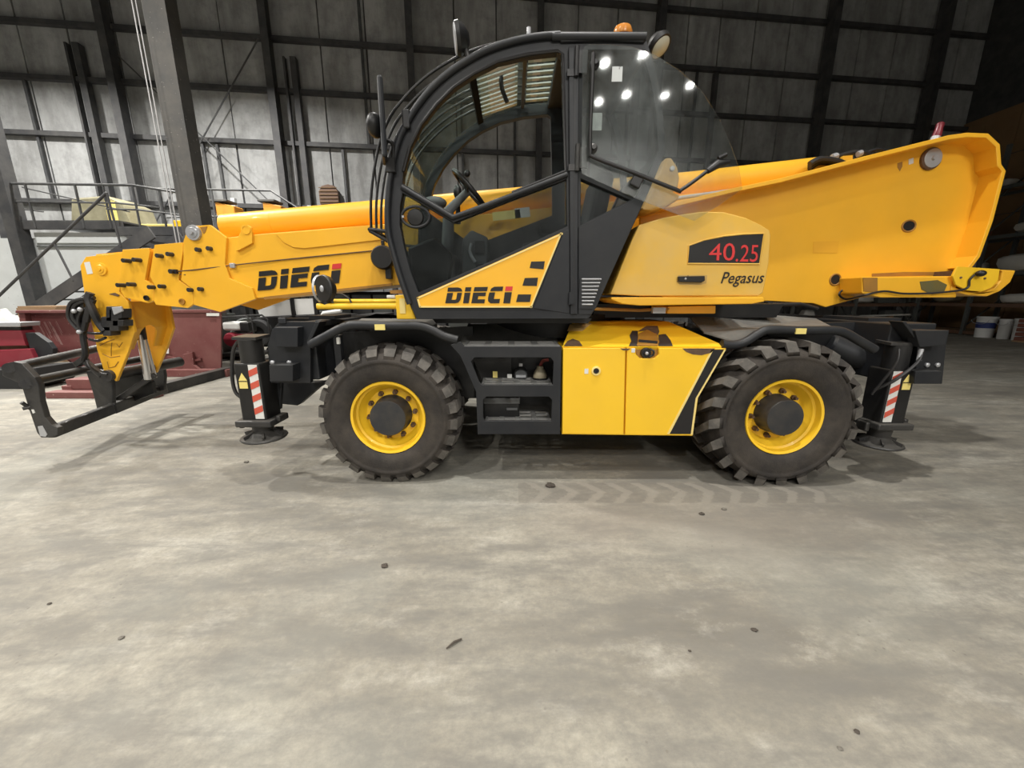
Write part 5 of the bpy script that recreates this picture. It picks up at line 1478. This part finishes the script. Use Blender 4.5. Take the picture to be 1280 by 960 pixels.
for i, (x, lab) in enumerate(((-9.72, 'orange machine head on grey struts behind the walkway rail, nearest the grey column'), (-8.12, 'orange machine head on grey struts behind the walkway rail, nearest the cab'))):
    t = thing('machine_head', (x, 14.2, 3.32), lab, 'machine', 'orange machine heads on the walkway')
    obj('housing', MB().poly3([[(x - .28, 14.0, 4.15), (x + .34, 14.0, 4.1), (x + .34, 14.0, 4.5), (x - .28, 14.0, 4.62)]], (0, .5, 0)), 'orange', t, bevel=.03)
    obj('top_cover', MB().box((x - .42, 13.95, 4.62), (x + .15, 14.5, 4.70)), 'column', t, bevel=.02)
    for (a, b) in (((-.35, 4.1), (-.1, 3.36)), ((.2, 4.1), (.05, 3.36)), ((.38, 4.2), (.62, 3.36)), ((.5, 4.15), (.9, 3.9))):
        obj('strut', MB().beam((x + a[0], 14.15, a[1]), (x + b[0], 14.2, b[1]), .09, .09), 'galv', t)
    obj('base', MB().box((x - .35, 13.9, 3.34), (x + .8, 14.6, 3.55)), 'rack_grey', t, bevel=.02)
for i, (x, lab) in enumerate(((-10.0, 'pale grey upright pole just right of the grey column'), (-7.28, 'short pale grey pole where the walkway rail slopes down'))):
    t = obj('upright_pole', MB().box((x - .07, 14.9, 3.335), (x + .07, 15.04, 4.95 if i == 0 else 4.7)), 'pale_grey')
    tag(t, lab, 'pole')
fan = thing('caged_fan', wallp(-7.25, 4.95 + .12, .32), 'round-topped brown caged fan on the wall rail above the boom', 'fan')
fc = wallp(-7.25, 5.42, .34)
fm_ = MB()
prof = [(-.38, -.35), (.38, -.35), (.38, .12), (.25, .32), (0, .38), (-.25, .32), (-.38, .12)]
fm_.poly3([[fc + Vector((a, .1, b)) for a, b in prof]], (0, .12, 0))
obj('shroud', fm_, 'brown_beam', fan, bevel=.02)
for k in range(5):
    z = fc.z - .27 + k * .13
    obj('cage_wire', MB().tube([(fc.x - .35, fc.y + .07, z), (fc.x + .35, fc.y + .07, z)], .014, 6), 'wood', fan, smooth=True)

# ---------------------------------------------------------------- maroon tipping hopper
hop = thing('tipping_hopper', (-7.5, 7.9, 0), 'large maroon steel tipping hopper on floor runners behind the boom head', 'hopper')
HY0 = 7.5
hop_o = [(36, 390), (276, 390), (276, 466), (150, 468), (106, 468), (79, 446), (57, 426), (36, 413)]
def hp(name, mb, mat='maroon', **kw):
    return obj(name, mb, mat, hop, **kw)
fa, fb, fc_, fd = at(195, 390, HY0), at(276, 390, HY0), at(276, 466, HY0), at(195, 467, HY0)
hp('side_sheet', MB().poly3([[fa, fb, fc_, fd]], (0, .04, 0)), bevel=.008)
bk = [Vector((p.x * (1.22 if p in (fb, fc_) else 1.12), HY0 + 1.45, max(p.z, .05))) for p in (fa, fb, fc_, fd)]
m_ = MB().add([fa + Vector((0, .04, 0)), fb + Vector((-.02, .04, -.02)), fc_ + Vector((-.02, .04, .02)), fd + Vector((0, .04, 0))] + bk, [(4, 5, 6, 7), (0, 4, 7, 3), (1, 2, 6, 5), (0, 1, 5, 4), (3, 7, 6, 2)])
hp('body_shell', m_)
hp('spout_sheet', MB().prism([(36, 390), (195, 390), (195, 467), (106, 468), (79, 446), (57, 426), (36, 413)], HY0 + .10, HY0 + .13))
hp('spout_back', MB().prism([(36, 390), (195, 390), (195, 467), (106, 468), (79, 446), (57, 426), (36, 413)], HY0 + 1.45, HY0 + 1.48))
hp('spout_floor', MB().poly3([[at(57, 426, HY0 + .1), at(106, 468, HY0 + .1), at(106, 468, HY0 + .1) + Vector((0, 1.4, 0)), at(57, 426, HY0 + .1) + Vector((0, 1.4, 0))]], (0, 0, .03)))
hp('top_rim', MB().prism([(19, 388), (276, 387), (276, 391), (19, 391.5)], HY0 - .03, HY0 + .1), 'maroon', bevel=.008)
hp('end_post', MB().prism([(23, 391), (30.5, 391), (34, 415), (26, 413)], HY0, HY0 + .3), bevel=.006)
hp('corner_post', MB().prism([(195, 391), (203, 391), (203, 467), (195, 467)], HY0 - .03, HY0), bevel=.006)
hp('corner_post', MB().prism([(271, 391), (276, 391), (276, 466), (271, 466)], HY0 - .02, HY0))
for (x0, y0, x1, y1) in ((258, 391.5, 274, 395), (199, 435.5, 211, 442)):
    hp('white_label', MB().prism([(x0, y0), (x1, y0), (x1, y1), (x0, y1)], HY0 - .035, HY0 - .031), 'white')
M['scrape'] = paint('scraped_steel', (0.32, 0.20, 0.18), .65, dust=(0.2, 0.09, 0.085), dust_amt=.7, dust_scale=12)
rs = random.Random(5)
for k in range(12):
    x0, y0 = 48 + k * 2.0 + rs.uniform(-1, 1), 400 + rs.uniform(0, 8)
    ln = rs.uniform(10, 30)
    w = rs.uniform(.5, 1.5)
    if y0 + ln > 414 + (x0 - 40) * .8:
        ln = max(4, 414 + (x0 - 40) * .8 - y0)
    hp('bare_scrape', MB().prism([(x0, y0), (x0 + w, y0 + 1), (x0 + w + ln * .5, y0 + ln), (x0 + ln * .48, y0 + ln - 1)], HY0 + .097, HY0 + .0995), 'scrape')
for x in (-6.95, -5.62):
    hp('runner', MB().box((x - .08, 5.85, 0.0), (x + .08, 9.0, .16)), 'maroon' if x < -6 else 'black_steel', bevel=.01)
hp('front_crossbar', MB().box((-7.1, 5.68, 0.0), (-5.45, 5.85, .10)), bevel=.01)
hp('pocket_block', MB().box((-6.95, 5.86, .10), (-6.45, 6.1, .26)), bevel=.01)
hp('rear_sill', MB().box((-6.95, 7.3, .0), (-5.5, 7.46, .14)), bevel=.01)
q = at(234, 452, HY0 - .02)
for (px, py) in ((205, 470), (222, 476), (255, 470), (210, 446), (252, 449), (235, 440)):
    e = at(px, py, HY0 - .12 if py > 455 else HY0 - .02)
    e.z = max(e.z, .03)
    hp('latch_brace', MB().beam(q, e, .05, .10 if py > 455 else .04))
hp('latch_plate', MB().prism([(228, 443), (240, 440), (243, 460), (236, 468), (229, 462)], HY0 - .08, HY0 - .02), bevel=.01)
# ---------------------------------------------------------------- crimson plough at the left edge
pl_ = thing('snow_plough', (-9.6, 6.8, 0), 'crimson steel plough with grey top edge at the far left', 'plough')
def pq(name, poly, y0, y1, mat):
    return obj(name, MB().prism(poly, y0, y1), mat, pl_, bevel=.008)
pq('blade', [(-70, 413), (26, 413), (32, 432), (-70, 434)], 6.8, 7.0, 'crimson')
pq('blade', [(-70, 441), (37, 436), (43, 449), (44, 462), (-70, 468)], 6.75, 7.0, 'crimson')
pq('blade_back', [(-70, 430), (32, 430), (38, 440), (-70, 444)], 6.9, 7.0, 'brown_beam')
pq('top_edge', [(-70, 404), (25, 403), (25, 408), (-70, 410)], 6.75, 7.05, 'galv')
pq('rubber_edge', [(-70, 410), (25, 409), (26, 413), (-70, 414)], 6.82, 7.0, 'ink')
pq('side_flap', [(31, 416), (43, 416), (60, 428), (66, 436), (66, 446), (44, 452), (38, 438)], 6.82, 6.9, 'charcoal')
pq('shoe', [(-70, 466), (44, 460), (50, 475), (40, 484), (-70, 496)], 6.3, 6.9, 'concrete_dark')

# junk heap behind the plough
junk = [('tarp_bundle', (-13.0, 9.2), (.9, .7, 1.3), 'tan_plastic', 'tan wrapped bundle at the far left edge, before the stair', 'bundle'),
        ('scrap_crate', (-11.0, 9.45), (.9, .7, 1.3), 'wood', 'rough timber crate behind the crimson plough', 'crate'),
        ('rag_heap', (-12.0, 9.25), (.8, .6, 1.2), 'sack', 'pale heap of rags left of the stair stringer', 'rags')]
for nm, (x, y), sz, mt, lab, ct in junk:
    m = MB()
    rr = random.Random(nm)
    m.ball((x, y, sz[2] * .5), .5, 12, 8, sz)
    for v in m.v:
        v += Vector((rr.uniform(-.06, .06), rr.uniform(-.06, .06), rr.uniform(-.05, .05)))
        v.z = max(v.z, 0.0)
    if nm == 'scrap_crate':
        m = MB()
        for k in range(5):
            m.box((x - .45, y - .38, k * .26), (x + .45, y - .35, k * .26 + .22))
        m.box((x - .45, y - .35, 0), (x + .45, y + .35, 1.3))
    tag(obj(nm, m, mt, smooth=(nm != 'scrap_crate')), lab, ct)

# ---------------------------------------------------------------- pressure washer with red engine
gx, gy = -6.75, 9.6
g = thing('pressure_washer', (gx, gy, 0), 'portable engine unit in a black tube frame with red motor and white tank', 'machine')
fr_ = MB()
for dy in (-.3, .3):
    fr_.tube([(gx - .55, gy + dy, .15), (gx - .55, gy + dy, .92), (gx - .42, gy + dy, 1.02), (gx + .42, gy + dy, 1.06), (gx + .55, gy + dy, .95), (gx + .55, gy + dy, .15)], .025, 8)
for x in (-.55, .55):
    fr_.tube([(gx + x, gy - .3, .16), (gx + x, gy + .3, .16)], .025, 8)
obj('tube_frame', fr_, 'black', g, smooth=True)
obj('motor', MB().lathe((gx - .05, gy - .32, .50), (0, 1, 0), [(0, 0), (0, .14), (.05, .17), (.2, .17), (.2, 0)], 20).cbox((gx + .15, gy - .1, .48), (.3, .35, .3)), 'crimson', g, smooth=True)
obj('fuel_tank', MB().cbox((gx + .02, gy - .1, .82), (.42, .4, .2)), 'white', g, bevel=.05)
obj('air_filter', MB().cbox((gx + .34, gy - .15, .80), (.22, .3, .24)), 'black', g, bevel=.03)
obj('bed_plate', MB().box((gx - .6, gy - .35, .1), (gx + .6, gy + .35, .17)), 'black', g)
for (dx, dy) in ((-.5, -.38), (.5, -.38), (-.5, .38), (.5, .38)):
    obj('wheel', MB().cyl((gx + dx, gy + dy - .04, .13), (gx + dx, gy + dy + .04, .13), .13, 16), 'concrete_dark', g, smooth=True)
# ---------------------------------------------------------------- white-windowed utility vehicle
vx, vy = -6.7, 12.0
v = thing('utility_vehicle', (vx, vy, 0), 'black utility vehicle with white panels and roof bar beyond the outrigger', 'vehicle')
obj('body', MB().poly3([[(vx - 1.6, vy, .35), (vx + 1.5, vy, .35), (vx + 1.5, vy, .95), (vx + .8, vy, 1.0), (vx - .9, vy, .92), (vx - 1.6, vy, .85)]], (0, 1.3, 0)), 'black', v, bevel=.04)
obj('white_panel', MB().poly3([[(vx - 1.0, vy + .05, .62), (vx - .08, vy + .05, .62), (vx - .08, vy + .05, 1.42), (vx - 1.15, vy + .05, 1.32)]], (0, .04, 0)), 'pail', v)
obj('white_panel', MB().poly3([[(vx + .08, vy + .05, .8), (vx + .62, vy + .05, .8), (vx + .62, vy + .05, 1.46), (vx + .02, vy + .05, 1.44)]], (0, .04, 0)), 'pail', v)
obj('roof_bar', MB().tube([(vx - .6, vy, 1.45), (vx - .5, vy, 1.55), (vx + 1.1, vy, 1.62), (vx + 1.2, vy, 1.1)], .05, 8), 'black', v, smooth=True)
obj('pillar', MB().box((vx - .06, vy, .6), (vx + .05, vy + .1, 1.5)), 'black', v)
obj('pillar', MB().box((vx + .66, vy, .6), (vx + .75, vy + .1, 1.55)), 'black', v)
for k in range(5):
    obj('louvre', MB().box((vx + .8, vy + .02, 1.05 + k * .1), (vx + 1.15, vy + .08, 1.10 + k * .1)), 'rack_grey', v)
obj('white_arch', MB().tube([(vx + .75, vy - .05, .75), (vx + .95, vy - .05, 1.02), (vx + 1.5, vy - .05, 1.1)], .06, 8), 'pail', v, smooth=True)
for x in (-1.1, 1.25):
    w_ = obj('wheel', MB().lathe((vx + x, vy - .12, .42), (0, 1, 0), [(0, .2), (-.02, .24), (-.02, .38), (.03, .42), (.24, .42), (.24, .2)], 28), 'concrete_dark', v, smooth=True)
dk = thing('scrap_engine', (-8.5, 11.2, 0), 'dark heap of engine parts between the maroon hopper and the engine unit', 'engine parts')
obj('engine_block', MB().box((-8.95, 10.9, 0), (-7.95, 11.6, .75)), 'black', dk, bevel=.04)
obj('cylinder_head', MB().box((-8.8, 10.95, .75), (-8.1, 11.5, 1.05)), 'rack_grey', dk, bevel=.04)
obj('exhaust_pipe', MB().tube(smooth_curve([(-8.0, 10.85, .3), (-7.7, 10.6, .5), (-7.5, 10.7, .85), (-7.3, 10.9, .9)], 5), .05, 8), 'rack_grey', dk, smooth=True)
obj('sump_tray', MB().box((-8.9, 10.2, 0), (-7.4, 10.8, .1)), 'rack_grey', dk)

# ================================================================== right: pallet racks
def pallet_rack(name, label, along, lo, hi, face, depth, levels, ups, top):
    """along 'y': bays run along y, face at x; along 'x': bays run along x, face at y"""
    def bx(a0, a1, d0, d1, z0, z1):
        if along == 'y':
            return ((face + d0, a0, z0), (face + d1, a1, z1))
        return ((a0, face + d0, z0), (a1, face + d1, z1))
    c = bx((lo + hi) / 2, 0, depth / 2, 0, 0, 0)[0]
    t = thing(name, c, label, 'rack', 'pallet racks')
    for a in ups:
        for d in (0, depth - .1):
            obj('upright', MB().box(*bx(a - .06, a + .06, d, d + .1, 0, top)), 'rack_grey', t)
        z = .3
        while z + 1.1 < top:
            p0, p1 = bx(a, a, .05, depth - .05, z, z + 1.1)
            obj('brace', MB().beam(p0, p1, .04, .04, up=(1, 0, 0) if along == 'y' else (0, 1, 0)), 'rack_grey', t)
            z += 1.2
    for z in levels:
        for a, b in zip(ups[:-1], ups[1:]):
            for d in (0, depth - .08):
                obj('beam', MB().box(*bx(a + .06, b - .06, d + .01, d + .07, z - .13, z)), 'brown_beam' if z < 2 else 'rack_grey', t)
            obj('decking', MB().box(*bx(a + .06, b - .06, .08, depth - .08, z - .02, z)), 'wood', t)
    return t
RX = 18.35
RL = [0.16, 1.25, 2.42, 3.78, 5.55]
pallet_rack('pallet_rack', 'tall grey pallet rack along the right wall, loaded with sacks', 'y', 11.2, 18.4, RX, 1.3, RL, [11.2, 13.5, 15.85, 18.3], 7.0)
BYR = 17.15
pallet_rack('pallet_rack', 'low brown-beamed pallet rack along the back wall behind the tail', 'x', 9.5, 17.9, BYR, 1.1, [0.16, 1.22, 2.6], [9.6, 12.3, 15.0, 17.7], 3.4)

def sack(name, c, sz, mat, label, cat='sack', group=None, seed=0):
    rr = random.Random(seed)
    m = MB().ball((0, 0, 0), .5, 14, 8)
    for v in m.v:
        s = Vector((math.copysign(abs(v.x * 2) ** .6, v.x) / 2, math.copysign(abs(v.y * 2) ** .6, v.y) / 2, math.copysign(abs(v.z * 2) ** .7, v.z) / 2))
        s += Vector((rr.uniform(-.04, .04), rr.uniform(-.04, .04), rr.uniform(-.05, .05)))
        v.x, v.y, v.z = c[0] + s.x * sz[0], c[1] + s.y * sz[1], max(c[2] + sz[2] / 2 + s.z * sz[2], c[2])
    return tag(obj(name, m, mat, smooth=True), label, cat, group)
def crate(name, c, sz, mat, label, cat='box', strap=None):
    t = thing(name, c, label, cat)
    x, y, z = c
    obj('carton', MB().box((x - sz[0] / 2, y - sz[1] / 2, z), (x + sz[0] / 2, y + sz[1] / 2, z + sz[2])), mat, t, bevel=.015)
    obj('lid_tape', MB().box((x - sz[0] / 2 - .004, y - .03, z + sz[2] * .5), (x + sz[0] / 2 + .004, y + .03, z + sz[2] + .004)), strap or 'tan_plastic', t)
    return t
S = 1
for (z, items) in ((5.55, [(16.3, .9, .34, 'sack', 'white sack on the top level of the right rack, farther back'), (14.9, 1.1, .55, 'sack', 'bulky white sack on the top level of the right rack, nearer')]),
                   (3.78, [(16.8, .8, .5, 'red_cloth', 'dull red bundle on the fourth level of the right rack'), (14.7, 1.3, .42, 'sack', 'long pale sack on the fourth level of the right rack'), (12.6, 1.0, .6, 'tan_plastic', 'tan sack on the fourth level, near end of the right rack')]),
                   (2.42, [(16.5, .7, .45, 'sack', 'small white sack tucked behind the yellow tail, middle level'), (14.95, 1.25, .62, 'sack', 'large heaped white sack above the tail bumper'), (12.7, .9, .8, 'red_cloth', 'red bundle beside the heaped white sack')]),
                   (1.25, [(17.2, .8, .5, 'tan_plastic', 'tan sack low on the right rack, at its far end'), (14.7, 1.0, .36, 'sack', 'flat grey sack low on the right rack'), (13.0, 1.0, .6, 'red_cloth', 'red bundle low on the right rack, near end')])):
    for (y, ln, h, mt, lab) in items:
        sack('sack' if mt != 'red_cloth' else 'cloth_bundle', (RX + .62, y, z + .012), (.8, ln, h), mt, lab, 'sack' if mt != 'red_cloth' else 'bundle', None, S)
        S += 1
def pail(c, r, h, label, band=True):
    t = thing('plastic_pail', c, label, 'pail', 'white pails at the foot of the rack')
    obj('bucket', MB().lathe(c, (0, 0, 1), [(0, 0), (0, r * .88), (h * .9, r), (h * .92, r * 1.06), (h, r * 1.06), (h, 0)], 24), 'pail', t, smooth=True)
    if band:
        obj('blue_label', MB().lathe(c, (0, 0, 1), [(h * .45, r * .95), (h * .72, r * .985)], 24), 'blue', t, smooth=True)
    obj('bail_wire', MB().tube([Vector(c) + Vector((-r * 1.04, math.cos(a) * r * 1.05, h * .85 - abs(math.sin(a)) * .0 - (math.sin(a)) * r * .6)) for a in [PI * i / 8 for i in range(9)]], .008, 6), 'galv', t, smooth=True)
    return t
for (px, py, r, h, lab, bd) in ((1228.5, 416, .27, .78, 'white plastic pail with a blue band, leftmost on the floor by the rack', True),
                            (1253, 417, .18, .72, 'greyish pail second from the rack upright', False), (1268, 418.5, .21, .76, 'white plastic pail without a band, beside the terracotta stack', False)):
    dz = 17.95 * FPX / (px - 640.0)
    pail((17.95, (dz - CAM_H * _s) / _c - (.12 if px > 1260 else 0), 0.0), r, h, lab, bd)
q = Vector((18.45, 13.0, 0))
tb_ = thing('tile_stack', (q.x - .8, q.y, 0), 'stack of terracotta slabs at the right edge by the pails', 'slabs')
for k in range(5):
    obj('slab', MB().box((q.x - 1.2, q.y - .3, .05 + k * .15), (q.x - .35, q.y + .28, .17 + k * .15)), paint('terracotta', (0.20, 0.075, 0.05), .8) if 'terracotta' not in bpy.data.materials else bpy.data.materials['terracotta'], tb_, bevel=.01)
obj('pallet', MB().box((q.x - 1.22, q.y - .32, 0), (q.x - .33, q.y + .3, .05)), 'wood', tb_)
# goods low on the back rack, seen under the tail
crate('carton_box', (14.2, BYR + .52, .172), (.9, .7, .5), 'cardboard', 'brown cardboard carton low on the back rack behind the rear outrigger')
crate('carton_box', (13.3, BYR + .52, 1.232), (.8, .6, .5), 'cardboard', 'brown carton on the second level of the back rack')
crate('carton_box', (16.6, BYR + .52, 1.232), (.9, .6, .45), 'rack_grey', 'grey box on the second level of the back rack, nearest the right wall')
crate('carton_box', (16.9, BYR + .52, .172), (.8, .7, .75), 'rack_grey', 'dark grey box low on the back rack beside the floor pails', strap='ink')
sack('sack', (13.3, BYR + .5, .172), (.55, .6, .75), 'sack', 'upright white sack low on the back rack behind the rear fender', 'sack', None, 41)
sack('cloth_bundle', (14.6, BYR + .52, 1.232), (.7, .6, .4), 'red_cloth', 'red bundle on the second level of the back rack', 'bundle', None, 42)
sack('sack', (15.7, BYR + .52, 1.232), (.7, .6, .34), 'sack', 'flat white sack between the red bundle and grey box, back rack', 'sack', None, 43)
pw = thing('white_plank', (15.9, BYR + .2, .6), 'pale plank propped on two blocks in front of the back rack', 'plank')
obj('board', MB().beam((15.2, BYR - .10, .69), (17.3, BYR - .10, .75), .12, .06), 'sack', pw)
obj('bearer', MB().box((15.5, BYR - .14, .0), (15.7, BYR - .02, .66)), 'wood', pw)
obj('bearer', MB().box((16.4, BYR - .14, .0), (16.6, BYR - .02, .70)), 'wood', pw)

# ================================================================== litter on the floor
def clod(px, py, s, mat, label, flat=.5, seed=0):
    rr = random.Random(seed + 99)
    q = floor_at(px, py)
    m = MB().ball((0, 0, 0), .5, 9, 6)
    for v in m.v:
        k = rr.uniform(.7, 1.15)
        v.x, v.y, v.z = q.x + v.x * s * k, q.y + v.y * s * .8 * k, max(0.0, s * flat * .4 + v.z * s * flat * k)
    return tag(obj('dirt_clod', m, mat), label, 'debris', 'dirt clods on the floor')
M['dirt'] = paint('dark_dirt', (0.075, 0.062, 0.05), .95)
M['stone'] = paint('grey_stone', (0.17, 0.155, 0.13), .9)
for i, (px, py, s, mt, lab) in enumerate(((481, 708, .045, 'dirt', 'black clod of dirt in front of the front wheel'), (688, 608, .09, 'dirt', 'flattened dark lump of dirt below the step rack'),
        (877, 643, .045, 'dirt', 'dark clod in front of the tool box, left of a pair'), (905, 637, .04, 'stone', 'brownish clod in front of the rear wheel, right of a pair'),
        (943, 788, .032, 'dirt', 'small dark stone alone on the right foreground'), (1071, 915, .022, 'dirt', 'small stone near the bottom right corner'),
        (62, 755, .02, 'dirt', 'tiny black stone on the left foreground'), (152, 798, .03, 'stone', 'small brown clod on the left foreground'),
        (862, 814, .016, 'dirt', 'tiny stone on the pitted patch of floor'), (1050, 936, .018, 'stone', 'pale chip of stone at the bottom right'),
        (308, 578, .05, 'stone', 'small grey pebble left of the front stabiliser foot shadow'))):
    clod(px, py, s, mt, lab, .35, i)
q0, q1 = floor_at(558, 812), floor_at(577, 800)
tw = obj('twig', MB().tube([(q0.x, q0.y, .006), ((q0.x + q1.x) / 2, (q0.y + q1.y) / 2 + .004, .010), (q1.x, q1.y, .006)], [.003, .006, .004], 6), 'dirt')
tag(tw, 'thin dark twig lying in the middle foreground', 'twig')

# dark backing rows added along the wall foot to darken it below the boom
for i, (u0, u1, z, lab) in enumerate(((-11.8, -8.4, 1.55, 'added dark backing row along the wall behind the white-panelled vehicle'), (-8.1, -4.9, 1.7, 'added dark backing row against the back wall under the boom'), (-4.6, -1.0, 1.45, 'long added dark backing row against the back wall behind the front tyre'))):
    t = thing('dark_backing', wallp((u0 + u1) / 2, 0, .9), lab, 'backing')
    m = wall_slab(u0, u1, .02, z, .55, 1.15)
    obj('carcass', m, 'matte_black', t, bevel=.02)
    n = 4
    for k in range(n):
        a_ = u0 + (u1 - u0) * (k + .06) / n
        b_ = u0 + (u1 - u0) * (k + .94) / n
        d_ = obj('door', wall_slab(a_, b_, .1, z - .12, 1.15, 1.18), 'girt' if (k + i) % 2 else 'rack_grey', t)  # front panels of the added backing
